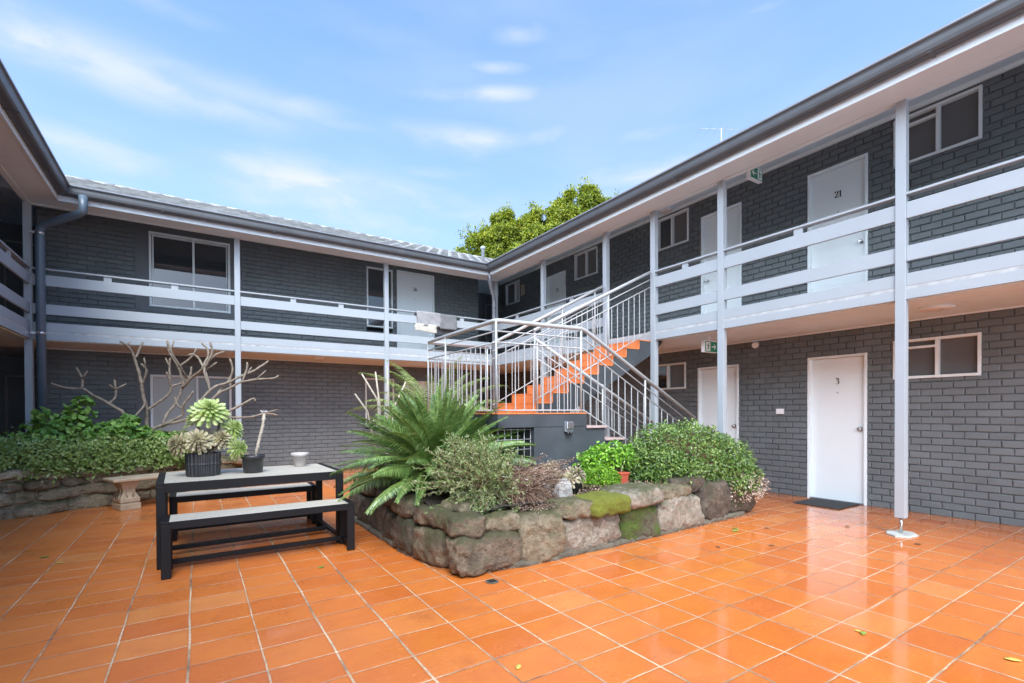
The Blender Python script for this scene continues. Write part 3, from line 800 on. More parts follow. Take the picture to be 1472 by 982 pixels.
# upper flight: 9 risers, tiled risers and treads, sloped soffit
ux = .2865; uz = (Z1-LZ)/9; UX0 = 3.80; UY0, UY1 = 5.27, 6.27
prof = [(UX0, LZ-.16)]
for k in range(9):
    prof += [(UX0 + k*ux + .012, LZ + k*uz), (UX0 + k*ux + .012, LZ + (k+1)*uz - .015)]
prof += [(UX0+9*ux-.03, Z1-.015), (UX0+9*ux-.03, Z1-.16), (UX0+8.2*ux, Z1-.33), (UX0+1.1*ux, LZ-.16)]
prof[1] = (UX0+.012, LZ-.16+.001)
n = len(prof); m = MB()
m.add([(x, UY0, z) for x, z in prof] + [(x, UY1, z) for x, z in prof], [tuple(range(n)), tuple(range(n, 2*n))[::-1]] + [(i, i+n, (i+1) % n + n, (i+1) % n) for i in range(n)])
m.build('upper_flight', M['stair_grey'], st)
for k in range(9):
    x = UX0 + k*ux
    m = MB()
    for q in range(6):
        y0 = UY0 - .008 + q*(UY1-UY0+.016)/6; y1 = y0 + (UY1-UY0+.016)/6 - .005
        m.box(x, x+.0115, y0, y1, LZ + k*uz + .002, LZ + (k+1)*uz - .002)
    m.build('riser', M['steptile'], st)
    if k < 8:
        m = MB()
        for q in range(4):
            y0 = UY0 - .008 + q*(UY1-UY0+.016)/4; y1 = y0 + (UY1-UY0+.016)/4 - .005
            m.box(x-.004, x+ux-.002, y0, y1, LZ + (k+1)*uz - .0145, LZ + (k+1)*uz)
        m.build('tread', M['steptile'], st)
m = MB(); m.box(UX0+9*ux-.03, XP+.12, UY0-.05, UY1+.05, ZC-.0, Z1-.02); m.build('top_bearer', M['stair_grey'], st)
# grille below the landing
m = MB()
for k in range(6): m.tube([(2.70+k*.085, 4.42, .55), (2.70+k*.085, 4.42, LZ-.16)], .004, 6)
for z in (1.09, .98, .87, .76, .65, .55): m.tube([(2.66, 4.415, z), (3.13, 4.415, z)], .004, 6)
m.build('mesh_grille', M['rail'], st)

def railing(path, up_top=1.0, seg_bal=None, posts=(), ends=None, name='railing'):
    """path: floor-line points; top tube, two thin rails, bottom rail, balusters along every segment"""
    P = [Vector(p) for p in path]; H = Vector((0,0,1))
    m = MB(); top = [p + H*up_top for p in P]
    if ends: top = [Vector(e) for e in ends[0]] + top + [Vector(e) for e in ends[1]]
    # rounded corners
    rt = [top[0]]
    for i in range(1, len(top)-1):
        a, b, c = top[i-1], top[i], top[i+1]
        r = min(.06, (b-a).length*.4, (c-b).length*.4)
        p1 = b - (b-a).normalized()*r; p2 = b + (c-b).normalized()*r
        for t in (0, .33, .66, 1): rt.append((p1*(1-t)+b*t)*(1-t) + (b*(1-t)+p2*t)*t)
    rt.append(top[-1])
    m.tube(rt, .024, 14); r = m.build(name, M['rail'], st)
    k = MB(); k.tube([p + H*(up_top-.115) for p in P], .0085, 8); k.tube([p + H*(up_top-.235) for p in P], .0085, 8); k.tube([p + H*.03 for p in P], .0085, 8)
    k.build('thin_rails', M['rail'], r)
    for a, b in zip(P, P[1:]):
        L = ((b-a).xy).length; nb = max(2, int(L/.115))
        for i in range(1, nb):
            p = a.lerp(b, i/nb)
            q = MB(); q.tube([p + H*.03, p + H*(up_top-.235)], .0065, 6, cap=False); q.build('baluster', M['rail'], r)
    for i, p in enumerate(posts):
        p = Vector(p); q = MB(); q.tube([p, p + H*(up_top-.0)], .0125, 8); q.build('upright', M['rail'], r)
    return r
yF = LY0 + .035; xL = LX0 + .05
bx = LX1 + 7*tx; pend = (5.97, yF, 1.19 - 1.0)
# outer rail: back of landing, left side, front, down the lower flight
railing([(3.72, 6.36, LZ), (xL+.03, 6.36, LZ), (xL, yF+.08, LZ), (LX1-.02, yF, LZ), pend],
        posts=[(xL+.01, 5.75, LZ), (xL, yF+.08, LZ), (LX1-.06, yF, LZ), (4.95, yF, LZ-(4.95-LX1)*.52), pend, (xL+.03,6.36,LZ), (3.70,6.36,LZ)])
# inner rail of the lower flight
railing([(3.72, 5.13, LZ-.03), (5.95, 5.13, .13)], up_top=.985, posts=[(3.74, 5.13, LZ-.03), (4.9,5.13,.69), (5.93, 5.13, .13)])
# near rail and far rail of the upper flight
sl = (Z1-LZ)/(9*ux)
railing([(3.76, 5.24, LZ+.13), (6.03, 5.24, Z1-.03)], up_top=.96, posts=[(3.78,5.24,LZ+.13),(5.12, 5.24, LZ+.13+1.36*.51)])
railing([(3.76, 6.31, LZ+.09), (6.03, 6.31, Z1-.02)], up_top=.96, posts=[(5.12, 6.31, LZ+.09+1.36*.515),(5.85,6.31,Z1-.1)])
# weatherproof socket on the pier
t = thing('power_outlet', 'grey weatherproof power outlet with lid on the painted pier under the landing', 'power outlet', (3.60,LY0,1.1))
m = MB(); m.box(3.545,3.665,LY0-.035,LY0+.007,1.05,1.17); m.build('housing', M['pipe2'], t, bevel=.008)
m = MB(); m.box(3.55,3.66,LY0-.055,LY0-.0352,1.08,1.165); m.build('lid', M['chrome'], t, bevel=.01)
m = MB(); m.tube([(3.585,LY0-.03,1.05),(3.585,LY0-.03,1.015)], .013, 10); m.tube([(3.625,LY0-.03,1.05),(3.625,LY0-.03,1.02)], .016, 10); m.build('plug', M['blackplastic'], t)

# ------------------------------------------------------------------ stones
def stone_mb(c, h, seed, rz=0., p=3.4, amp=.10, n=9, flat_front=0):
    """rounded rough block: superellipsoid with noise; h half sizes"""
    mb = MB(); c = Vector(c); R3 = Matrix.Rotation(rz, 3, 'Z'); V = []; F = []
    idx = {}
    def vert(a, b, k):
        key = (round(a,4), round(b,4), round(k,4))
        if key in idx: return idx[key]
        v = Vector((a, b, k)); 
        nrm = (abs(a)**p + abs(b)**p + abs(k)**p)**(1/p)
        q = v / nrm
        s = Vector((q.x*h[0], q.y*h[1], q.z*h[2]))
        sc = 3.2; d = noise.fractal(Vector((s.x, s.y, s.z))*sc + Vector((seed*3.7, seed*1.3, seed)), .9, 2.1, 4)
        d2 = noise.noise(Vector((s.x, s.y, s.z))*14 + Vector((seed, 0, 0)))
        m = min(h); s = s * (1 + amp*d*1.2) + q*(d2*.016 + noise.noise(Vector((s.x, s.y, s.z))*31 + Vector((0, seed, 0)))*.008) + q*(noise.voronoi(s*5+Vector((seed,seed,0)))[0][0]-.3)*m*.18
        idx[key] = len(V); V.append(c + R3 @ s); return idx[key]
    g = [-1 + 2*i/n for i in range(n+1)]
    for ax in range(3):
        for sg in (-1, 1):
            for i in range(n):
                for j in range(n):
                    q = []
                    for (a, b) in ((g[i],g[j]),(g[i+1],g[j]),(g[i+1],g[j+1]),(g[i],g[j+1])):
                        co = [0,0,0]; co[ax] = sg; co[(ax+1)%3] = a; co[(ax+2)%3] = b; q.append(vert(*co))
                    F.append(tuple(q) if sg > 0 else tuple(q[::-1]))
    mb.add(V, F, True); return mb

pl = thing('stone_planter', 'raised planter of big mossy fieldstones round the sago palm in the middle of the court', 'planter', (3.7, 3.9, 0), 'fieldstone planters')
m = MB()
def prism(m, pts, z0, z1):
    n = len(pts); m.add([(x,y,z0) for x,y in pts]+[(x,y,z1) for x,y in pts], [tuple(range(n))[::-1], tuple(range(n,2*n))]+[(i,(i+1)%n,(i+1)%n+n,i+n) for i in range(n)])
outl = [(1.93,3.50),(2.2,3.47),(3.2,3.47),(4.6,3.54),(5.78,3.60),(5.85,4.28),(3.14,4.29),(3.12,4.40),(2.7,4.40),(2.66,6.3),(1.76,6.6),(1.72,4.3),(1.77,3.95)]
prism(m, outl, 0, .385); m.build('mortar_core', M['mortar'], pl)
mm = MB()    # mortar skirt along the foot
for (x, y), (x2, y2) in zip([(1.60,6.3),(1.62,4.3),(1.70,3.85),(1.98,3.42),(2.3,3.36),(3.3,3.37),(4.5,3.44)], [(1.62,4.3),(1.70,3.85),(1.98,3.42),(2.3,3.36),(3.3,3.37),(4.5,3.44),(5.7,3.5)]):
    k = 7
    for i in range(k):
        a = i/k; X = x+(x2-x)*a; Y = y+(y2-y)*a
        s = stone_mb((X, Y, .012), ((abs(x2-x)+abs(y2-y))/k*.6+.03, .07, .035), i*3.1+x*7, rz=math.atan2(y2-y, x2-x), n=4); mm.add(s.v, s.f, True)
mm.build('mortar_skirt', M['mortar'], pl)
# (x0,x1,z0,z1,y centre,half depth,material,rotation)
FR_ST = [(1.63,2.25,0,.315,3.42,.14,'rock1',0),(1.66,1.95,.30,.455,3.48,.13,'rock1',-.2),(1.93,2.28,.29,.44,3.47,.13,'rock2',.05),
 (2.24,2.72,0,.42,3.43,.15,'rock2',0),(2.70,3.42,0,.345,3.45,.15,'rock3',.02),(2.66,3.02,.325,.485,3.42,.17,'rock2',.1),(2.95,3.47,.32,.50,3.40,.19,'rockmoss',-.05),
 (3.43,3.99,0,.34,3.47,.15,'rockmoss2',0),(3.38,4.02,.33,.52,3.46,.2,'rock3',.05),(3.98,4.80,0,.37,3.50,.15,'rock3',.02),(3.98,4.62,.35,.48,3.52,.15,'rock2',0),
 (4.40,4.95,.36,.55,3.58,.14,'rock4',0),(4.80,5.40,0,.47,3.54,.14,'rock4',.03),(5.38,5.98,0,.46,3.62,.19,'rock4',.0),(5.66,5.96,0,.47,3.95,.25,'rock4',0)]
for i, (x0, x1, z0, z1, yc, hd, mt, rr) in enumerate(FR_ST):
    s = stone_mb(((x0+x1)/2, yc, (z0+z1)/2), ((x1-x0)/2*.97, hd, (z1-z0)/2*.975), i+1.5, rr, p=4.6, n=22, amp=.13); s.build('stone', M[mt], pl)
# corner and left side
CN = [((1.72,3.83,.155),(.25,.13,.165),-1.32,'rock1'),((1.77,3.85,.385),(.29,.14,.085),-1.28,'rock1'),((1.86,3.74,.485),(.14,.09,.045),-1.1,'rock2'),
 ((1.68,4.26,.17),(.20,.13,.18),-1.5,'rock4'),((1.69,4.62,.15),(.24,.12,.16),-1.55,'rock4'),((1.69,4.35,.40),(.26,.13,.09),-1.55,'rock1'),((1.69,5.08,.19),(.25,.12,.20),-1.57,'rock4'),((1.70,4.85,.42),(.24,.12,.08),-1.57,'rock4'),
 ((1.69,5.55,.17),(.26,.12,.18),-1.57,'rock4'),((1.70,6.0,.2),(.24,.12,.21),-1.57,'rock4'),((1.70,5.6,.42),(.3,.12,.08),-1.57,'rock1')]
for i, (c, h, rr, mt) in enumerate(CN): stone_mb(c, (h[0]*.93, h[1], h[2]*.93), 31+i*1.7, rr, p=4.4, n=18, amp=.13).build('stone', M[mt], pl)

# soil in the planters (bumpy sheet)
def soil(name, pts, z, seed):
    xs = [p[0] for p in pts]; ys = [p[1] for p in pts]; n = 46; V = []; F = []; inside = {}
    def inp(x, y):
        c = False; j = len(pts)-1
        for i in range(len(pts)):
            if (pts[i][1] > y) != (pts[j][1] > y) and x < (pts[j][0]-pts[i][0])*(y-pts[i][1])/(pts[j][1]-pts[i][1]) + pts[i][0]: c = not c
            j = i
        return c
    for i in range(n+1):
        for j in range(n+1):
            x = min(xs)+(max(xs)-min(xs))*i/n; y = min(ys)+(max(ys)-min(ys))*j/n
            V.append((x, y, z + .035*noise.fractal(Vector((x*3, y*3, seed)), .8, 2, 4)))
    for i in range(n):
        for j in range(n):
            a = i*(n+1)+j; c = V[a]
            if inp(c[0], c[1]) or inp(V[a+n+2][0], V[a+n+2][1]): F.append((a, a+n+1, a+n+2, a+1))
    m = MB(); m.add(V, F, True); return m.build(name, M['soil'], kind='structure')
soil('planter_soil', outl, .455, 1)

# left planter: dry-laid sandstone wall on a curve
lp = thing('stone_planter', 'low sandstone garden wall with pale caps at the left, holding the leafy hedge', 'planter', (-1.2, 8.6, 0), 'fieldstone planters')
path = [(-3.3,7.0),(-2.6,7.72),(-1.98,8.20),(-1.36,8.57),(-.46,8.93),(.1,9.2),(.66,9.5)]
def along(s):
    acc = 0
    for (a, b) in zip(path, path[1:]):
        L = math.dist(a, b)
        if s <= acc + L or b == path[-1]:
            t = (s-acc)/L; return (a[0]+(b[0]-a[0])*t, a[1]+(b[1]-a[1])*t, math.atan2(b[1]-a[1], b[0]-a[0]))
        acc += L
tot = sum(math.dist(a, b) for a, b in zip(path, path[1:]))
rnd = random.Random(12)
m = MB(); 
for (a, b) in zip(path, path[1:]):
    ang = math.atan2(b[1]-a[1], b[0]-a[0]); nx, ny = -math.sin(ang), math.cos(ang)
    c = ((a[0]+b[0])/2 + nx*.17, (a[1]+b[1])/2 + ny*.17, .24)
    m.obox(c, Vector((math.cos(ang), math.sin(ang), 0))*(math.dist(a,b)/2+.03), Vector((nx,ny,0))*.11, Vector((0,0,.245)))
m.build('mortar_core', M['rocksand'], lp)
zr0 = 0
for row, (z0, z1) in enumerate(((0,.17),(.165,.34),(.335,.47))):
    s = -.2 + rnd.uniform(0,.2)
    while s < tot - .1:
        L = rnd.uniform(.2, .52); 
        x, y, a = along(max(0, s + L/2)); nx, ny = -math.sin(a), math.cos(a)
        hh = (z1-z0)/2*rnd.uniform(.94,1.12); ex = rnd.uniform(-.02,.02)
        stone_mb((x+nx*(.13+ex*2), y+ny*(.13+ex*2), (z0+z1)/2+rnd.uniform(-.015,.015)), (L/2*.97, .12, hh*.96), s*9+row, a+rnd.uniform(-.10,.10), p=4.2, n=14, amp=.2).build('stone', M[rnd.choice(['rocksand','rocksand','rock2','rocksand'])], lp)
        s += L
s = 1.5
for L, mt in ((.62,'rocksand2'),(.38,'rocksand'),(.5,'rocksand'),(.4,'rocksand2'),(.55,'rocksand'),(.45,'rock2'),(.5,'rocksand'),(.4,'rock2')):
    x, y, a = along(min(s + L/2, tot)); nx, ny = -math.sin(a), math.cos(a)
    zc = .55 - .0*s - (.06 if s > 2.0 else 0)
    stone_mb((x+nx*.15, y+ny*.15, zc), (L/2*1.02, .15, .055), s*5, a, p=5, n=12, amp=.08).build('stone', M[mt], lp); s += L
stone_mb((.62,9.42,.53), (.12,.11,.10), 77, .3).build('stone', M['rocksand'], lp)
soil('planter_soil', [(-3.6,7.1),(-2.6,7.85),(-1.95,8.35),(-.46,9.05),(.66,9.62),(.62,9.95),(-3.6,9.95)], .47, 4)

# carved stone bench
sb = thing('stone_bench', 'carved sandstone garden bench with scrolled pedestal in front of the left planter wall', 'bench', (-.6, 8.4, 0), rz=0)
ang = R(24); du = Vector((math.cos(ang), math.sin(ang), 0)); dv = Vector((-math.sin(ang), math.cos(ang), 0))
o0 = Vector((-.90, 8.15, 0))       # left end centre
def sl_box(mb, c, hx, hy, z0, z1): mb.obox(Vector((c.x, c.y, (z0+z1)/2)), du*hx, dv*hy, Vector((0,0,(z1-z0)/2)))
m = MB(); sl_box(m, o0 + du*.56 + dv*.12, .60, .20, .382, .425); m.build('seat_slab', M['sandstone'], sb, bevel=.014)
for s in (.16, .98):
    c = o0 + du*s + dv*.12; m = MB()
    sl_box(m, c, .115, .155, 0, .085); sl_box(m, c, .105, .145, .34, .381)
    prof = [(.100,.085),(.112,.11),(.110,.15),(.088,.19),(.070,.23),(.072,.27),(.085,.30),(.095,.34)]
    vs = []
    for r_, z in prof:
        for a_, b_ in ((-1,-1),(1,-1),(1,1),(-1,1)):
            p = c + du*(r_*a_) + dv*((r_+.03)*b_); vs.append((p.x, p.y, z))
    fs = [(i*4+k, i*4+(k+1)%4, i*4+4+(k+1)%4, i*4+4+k) for i in range(len(prof)-1) for k in range(4)]
    m.add(vs, fs); q = m.build('pedestal', M['sandstone'], sb, bevel=.008)
    k = MB()
    for sg in (-1, 1):
        pts = [(sg*.02,.12),(sg*.06,.13),(sg*.07,.17),(sg*.045,.20),(sg*.03,.17),(sg*.05,.24),(sg*.03,.30),(0,.33)]
        for fy in (-1,):
            k.tube([c + du*a + dv*(-.13 if z < .2 else -.108) + Vector((0,0,z)) for a, z in pts], .009, 6)
        k.tube([c + dv*a*1.1 + du*(-.108 if z < .2 else -.08) + Vector((0,0,z)) for a, z in pts], .009, 6)
    k.build('scroll_carving', M['sandstone'], q)

# ------------------------------------------------------------------ table and benches
def table_set(kind, loc, rz, L, W, H, label, leg, group=None):
    t = thing('bench' if kind == 'bench' else 'picnic_table', label, 'bench' if kind == 'bench' else 'table', (0,0,0), group)
    hx, hy = L/2, W/2; lw = leg
    # slatted top
    m = MB(); n = 5 if kind == 'table' else 3; fw = .055
    wy = (W-2*.012)/n
    for i in range(n):
        y0 = -hy + .012 + i*wy; m.box(-hx+fw, hx-fw, y0+.003, y0+wy-.004, H-.022, H-.001)
    m.build('seat' if kind == 'bench' else 'tabletop', M['slat'], t, bevel=.002)
    m = MB(); ah = .055 if kind == 'table' else .035
    for sx in (-1, 1):
        m.box(sx*hx, sx*(hx-fw), -hy+.001, hy-.001, H-.026, H+.001)
    for sy in (-1, 1): m.box(-hx+fw, hx-fw, sy*hy, sy*(hy-.0115), H-.028-ah, H-.003); 
    m.build('frame', M['blackmetal'], t, bevel=.003)
    for sx in (-1, 1):
        for sy in (-1, 1):
            m = MB(); x0 = sx*hx; x1 = sx*(hx-lw)
            y0, y1 = sy*(hy-.002), sy*(hy-.05)
            m.box(x0, x1, y0, y1, 0, H-.027); m.build('leg', M['blackmetal'], t, bevel=.004)
        m = MB(); m.box(sx*(hx-.012), sx*(hx-lw+.012), -hy+.05, hy-.05, .045, .075); m.build('foot_bar', M['blackmetal'], t, bevel=.003)
    m = MB(); m.box(-hx+lw, hx-lw, (hy-.05), (hy-.02), .04, .08) if kind == 'bench' else m.box(-hx+lw-.0, hx-lw, -.02, .02, .045, .085)
    m.build('stretcher', M['blackmetal'], t, bevel=.003)
    t.location = loc; t.rotation_euler.z = rz; return t
table_set('table', (.455, 5.36, 0), R(1.5), 1.50, .90, .71, 'black framed picnic table with pale grey slatted top carrying three pots', .066)
table_set('bench', (.495, 4.745, 0), R(.3), 1.47, .33, .445, 'nearer of two black framed slatted benches, in front of the picnic table', .066, 'benches of the picnic set')
table_set('bench', (.465, 6.09, 0), R(0), 1.40, .33, .445, 'farther of two black framed slatted benches, behind the picnic table', .06, 'benches of the picnic set')

# ------------------------------------------------------------------ vegetation
rng = np.random.default_rng(5)
def unit(v): return v/(np.linalg.norm(v, axis=-1, keepdims=True)+1e-9)
def leaves(P, N, L, W, fold=.25, spread=.9, jit=.35, face=0):
    """folded diamond leaves at P; they point along N, or with face=1 lie like shingles facing N"""
    n = len(P); N = unit(N)
    if face:
        U = unit(N + .45*rng.normal(size=(n,3))); D = unit(np.cross(U, rng.normal(size=(n,3))) + .35*N); A = unit(np.cross(D, U)); U = np.cross(A, D)*-1
        U = np.where(((U*N).sum(1) < 0)[:,None], -U, U)
    else:
        D = unit(N + spread*rng.normal(size=(n,3)))
        A = unit(np.cross(D, rng.normal(size=(n,3)))); U = np.cross(A, D)
    L = L*(1+jit*rng.uniform(-1,1,(n,1))); W = W*(1+jit*rng.uniform(-1,1,(n,1)))
    base = P; mid = P + D*L*.5 - U*W*fold; tip = P + D*L
    lf = P + D*L*.48 + A*W*.5 + U*W*fold; rt = P + D*L*.48 - A*W*.5 + U*W*fold
    V = np.stack([base, rt, tip, lf, mid], 1).reshape(-1,3)
    i = np.arange(n)[:,None]*5
    F = np.concatenate([i+np.array([0,1,4]), i+np.array([1,2,4]), i+np.array([2,3,4]), i+np.array([3,0,4])], 0)
    return V, F
def shell(center, rad, n, lump=.18, depth=.35, freq=3.0, zmin=-.3, seed=0):
    d = unit(rng.normal(size=(int(n*2.2),3))); d = d[d[:,2] > zmin][:n]
    r = np.array([1 + lump*noise.fractal(Vector(v*freq)+Vector((seed*7.1,seed,0)), .9, 2, 3) for v in d])
    k = 1 - depth*rng.random(len(d))**2.2
    P = np.array(center) + d*np.array(rad)*(r*k)[:,None]
    N = unit(d/np.array(rad))
    return P, N
def join(parts):
    Vs = []; Fs = []; n = 0
    for V, F in parts: Vs.append(V); Fs.append(F+n); n += len(V)
    return np.concatenate(Vs), np.concatenate(Fs)
def core(center, rad, seed=0, lump=.2, parent=None, name='branches', n=9, mat='twig'):
    s = stone_mb(center, rad, seed, p=2.1, amp=lump, n=n); return s.build(name, M[mat], parent)
def branches_mb(center, base, rad, n, r0=.012, seed=0):
    m = MB(); rr = random.Random(seed)
    for i in range(n):
        a = rr.uniform(0, 2*math.pi); z = rr.uniform(-.1, .9); q = math.sqrt(max(0,1-z*z))
        e = Vector(center) + Vector((rad[0]*q*math.cos(a), rad[1]*q*math.sin(a), rad[2]*z))*.85
        b = Vector(base) + Vector((rr.uniform(-.05,.05), rr.uniform(-.05,.05), 0)); mid = b.lerp(e, .5) + Vector((0,0,.06))
        m.tube([b, mid, e], [r0, r0*.6, r0*.25], 5, cap=False)
    return m

G = {}
G['hedge'] = leaf_mat('variegated_hedge_leaf', [(0,(.028,.06,.014)),(.35,(.07,.14,.028)),(.65,(.14,.235,.05)),(.88,(.30,.40,.12)),(1,(.55,.6,.3))], .35, .2, .6, clump=4)
G['bright'] = leaf_mat('bright_green_leaf', [(0,(0.061,0.162,0.016)),(.4,(0.149,0.338,0.027)),(.8,(0.270,0.540,0.054)),(1,(0.459,0.675,0.135))], .32, .3, .6)
G['box'] = leaf_mat('lime_box_leaf', [(0,(0.068,0.176,0.016)),(.5,(0.176,0.378,0.027)),(1,(0.405,0.621,0.068))], .4, .3)
G['pitto'] = leaf_mat('cream_edged_leaf', [(0,(.09,.15,.04)),(.3,(.19,.29,.07)),(.62,(.33,.44,.14)),(.85,(.5,.58,.27)),(1,(.72,.74,.5))], .38, .28, .6, clump=5)
G['geran'] = leaf_mat('round_geranium_leaf', [(0,(0.081,0.189,0.034)),(.5,(0.189,0.378,0.068)),(1,(0.365,0.567,0.135))], .45, .35)
G['cycad'] = leaf_mat('sago_leaflet', [(0,(.035,.085,.022)),(.4,(.085,.165,.04)),(.75,(.17,.27,.07)),(1,(.38,.43,.17))], .34, .15, .8, clump=3)
G['palm'] = leaf_mat('palm_leaflet', [(0,(0.095,0.149,0.034)),(.5,(0.203,0.284,0.081)),(1,(0.405,0.459,0.176))], .4, .3)
G['curry'] = leaf_mat('silver_green_leaf', [(0,(.15,.22,.07)),(.5,(.28,.38,.14)),(.85,(.40,.48,.25)),(1,(.52,.54,.38))], .7, .25, .3)
G['dry'] = leaf_mat('dry_bush_tip', [(0,(0.270,0.189,0.149)),(.6,(0.486,0.378,0.297)),(1,(0.750,0.702,0.621))], .8, .15, .2)
G['tree'] = leaf_mat('yellow_green_tree_leaf', [(0,(.035,.06,.010)),(.3,(.11,.16,.016)),(.65,(.27,.32,.028)),(1,(.52,.50,.06))], .45, .3, .4, clump=.9)

# big clipped bush at the right end of the planter
b = thing('bush', 'large rounded variegated bush spilling over the right end of the middle stone planter', 'bush', (5.15,3.9,.45))
parts = []
for c, r, n, s in (((5.05,3.93,.66),(.82,.50,.48),9500,1),((4.55,3.90,.62),(.42,.36,.27),2600,2),((5.60,3.80,.62),(.48,.40,.36),3600,3),((5.63,3.52,.44),(.38,.22,.27),2600,4),((4.75,3.72,.60),(.40,.26,.2),1500,5)):
    P, N = shell(c, r, n, .2, .4, 3.2, -.55, s); parts.append(leaves(P, N+np.array([-.15,-.2,.35]), .040, .023, .2, face=1))
V, F = join(parts); arr_mesh('foliage', V, F, G['hedge'], parent=b)
P, N = shell((5.68,3.45,.36), (.36,.19,.20), 900, .3, .3, 3, -.9, 9); V, F = leaves(P, N, .03, .018); arr_mesh('dead_foliage', V, F, G['dry'], parent=b)
branches_mb((5.1,3.95,.7),(5.1,3.95,.42),(.85,.5,.5),160,.012,1).build('branches', M['twig'], b)
core((5.05,3.95,.62),(.62,.34,.34),3,parent=b,name='shade_core');  # added solid dark core stands in for shade inside the bush

# bright shrub and low lime shrub
b = thing('bush', 'glossy bright green shrub between the painted pier and the large rounded bush', 'bush', (4.1,4.08,.45))
parts = []
for c, r, n, s in (((4.02,4.08,.72),(.36,.20,.20),750,1),((3.78,4.10,.70),(.20,.17,.15),280,6),((4.35,4.1,.68),(.28,.18,.17),420,4)):
    P, N = shell(c, r, n, .25, .6, 3, -.6, s); parts.append(leaves(P, N+np.array([-.2,-.3,.6]), .060, .032, .2, face=1))
V, F = join(parts); arr_mesh('foliage', V, F, G['bright'], parent=b)
branches_mb((4.05,4.08,.65),(4.05,4.08,.42),(.35,.2,.2),60,.008,2).build('branches', M['twig'], b)
b = thing('bush', 'small lime green box shrub left of the little red pot', 'bush', (3.70,3.92,.45))
parts = []
for c, r, n, s in (((3.70,3.93,.55),(.21,.17,.15),2300,3),((3.84,3.90,.50),(.13,.12,.12),900,8)):
    P, N = shell(c, r, n, .22, .5, 3, -.5, s); parts.append(leaves(P, N+np.array([-.2,-.2,.6]), .022, .015, face=1))
V, F = join(parts); arr_mesh('foliage', V, F, G['box'], parent=b)
branches_mb((3.72,3.92,.52),(3.72,3.92,.42),(.2,.16,.14),40,.005,4).build('branches', M['twig'], b)

# sago palm
def frond(base, az, el, L, droop, wmax, nl, rng_, lift=.35, narrow=.010, sag=.06, roll=0.):
    """arching frond; returns V,F of the leaflets and the rib path"""
    n = 26; pts = []; p = np.array(base, float); e = el
    for i in range(n):
        pts.append(p.copy()); d = np.array([math.cos(az)*math.cos(e), math.sin(az)*math.cos(e), math.sin(e)])
        p = p + d*L/n; e -= droop/n*(.4+1.3*i/n)
    pts = np.array(pts)
    t = np.linspace(.13, .995, nl); ix = t*(n-1); i0 = ix.astype(int); fr = (ix-i0)[:,None]; i1 = np.minimum(i0+1, n-1)
    P = pts[i0]*(1-fr)+pts[i1]*fr; T = unit(pts[i1]-pts[np.maximum(i0-1,0)])
    S = unit(np.cross(T, [0,0,1.])); U = np.cross(S, T); S, U = S*math.cos(roll) + U*math.sin(roll), U*math.cos(roll) - S*math.sin(roll)
    w = wmax*np.sin(np.clip(t*1.02,0,1)**.75*math.pi)**.55*(.55+.45*(1-t)) ; w = np.maximum(w, wmax*.18)[:,None]
    Vs = []; Fs = []; k = 0
    for sg in (-1, 1):
        D = unit(S*sg*.9 + T*(.42+.35*t[:,None]) + U*lift + rng_.normal(size=P.shape)*.06)
        A = unit(np.cross(D, U)); nn = len(P)
        tip = P + D*w - np.array([0,0,1])*w*sag; m1 = P + D*w*.45 + A*narrow*.5; m2 = P + D*w*.45 - A*narrow*.5
        V = np.stack([P - A*narrow*.25, P + A*narrow*.25, m1, tip, m2], 1).reshape(-1,3); i = np.arange(nn)[:,None]*5
        F = np.concatenate([i+np.array([0,1,2]), i+np.array([0,2,4]), i+np.array([4,2,3])], 0)
        Vs.append(V); Fs.append(F+k); k += len(V)
    return np.concatenate(Vs), np.concatenate(Fs), pts
cy = thing('sago_palm', 'big sago palm with dark feathery fronds arching out of the middle planter over the bench', 'palm', (2.02,4.85,.45))
rr = np.random.default_rng(11); parts = []; ribs = MB()
nf = 165
for i in range(nf):
    q = i/nf; az = i*2.39996 + rr.normal()*.12; el = R(84 - 80*q**.72) + rr.normal()*.07
    L = .80 + .36*q + rr.normal()*.05; droop = .25 + .62*q + rr.normal()*.10
    V, F, pts = frond((2.17+.06*math.cos(az), 4.80+.06*math.sin(az), .76-.14*q), az, el, L, droop, .172, 52, rr, (.50 if i % 2 else -.45) if q > .25 else .45, .0150, .10+.22*q, rr.normal()*.45)
    parts.append((V, F)); ribs.tube([tuple(p) for p in pts[::4]]+[tuple(pts[-1])], [.009,.008,.007,.006,.005,.004,.003,.002][:len(pts[::4])+1], 5, cap=False)
V, F = join(parts); arr_mesh('leaflets', V, F, G['cycad'], parent=cy)
M['rib'] = pm('frond_rib', (.16,.22,.05), .45, var=.2); ribs.build('frond_ribs', M['rib'], cy)
stone_mb((2.17,4.80,.58), (.14,.14,.2), 5, p=2.2, amp=.3, n=10).build('trunk', M['bark'], cy)
# feathery palm behind the landing
pm_ = thing('feather_palm', 'pale green feathery palm standing behind the landing railing', 'palm', (3.5,7.5,0))
parts = []; ribs = MB()
for i in range(30):
    az = i*2.39996; el = R(80 - 62*(i/30)); L = 1.2 + .4*rr.random()
    V, F, pts = frond((3.30+.05*math.cos(az), 7.4, 1.05), az, el, L, 1.15, .32, 50, rr, -.2, .014, .35)
    parts.append((V, F)); ribs.tube([tuple(p) for p in pts[::5]]+[tuple(pts[-1])], [.010,.008,.006,.005,.004,.003,.002][:len(pts[::5])+1], 5, cap=False)
V, F = join(parts); arr_mesh('leaflets', V, F, G['palm'], parent=pm_); ribs.build('frond_ribs', M['rib'], pm_)
m = MB(); m.tube([(3.33,7.4,0),(3.31,7.4,.5),(3.30,7.4,1.1)], [.09,.07,.05], 10); m.build('trunk', M['bark'], pm_)
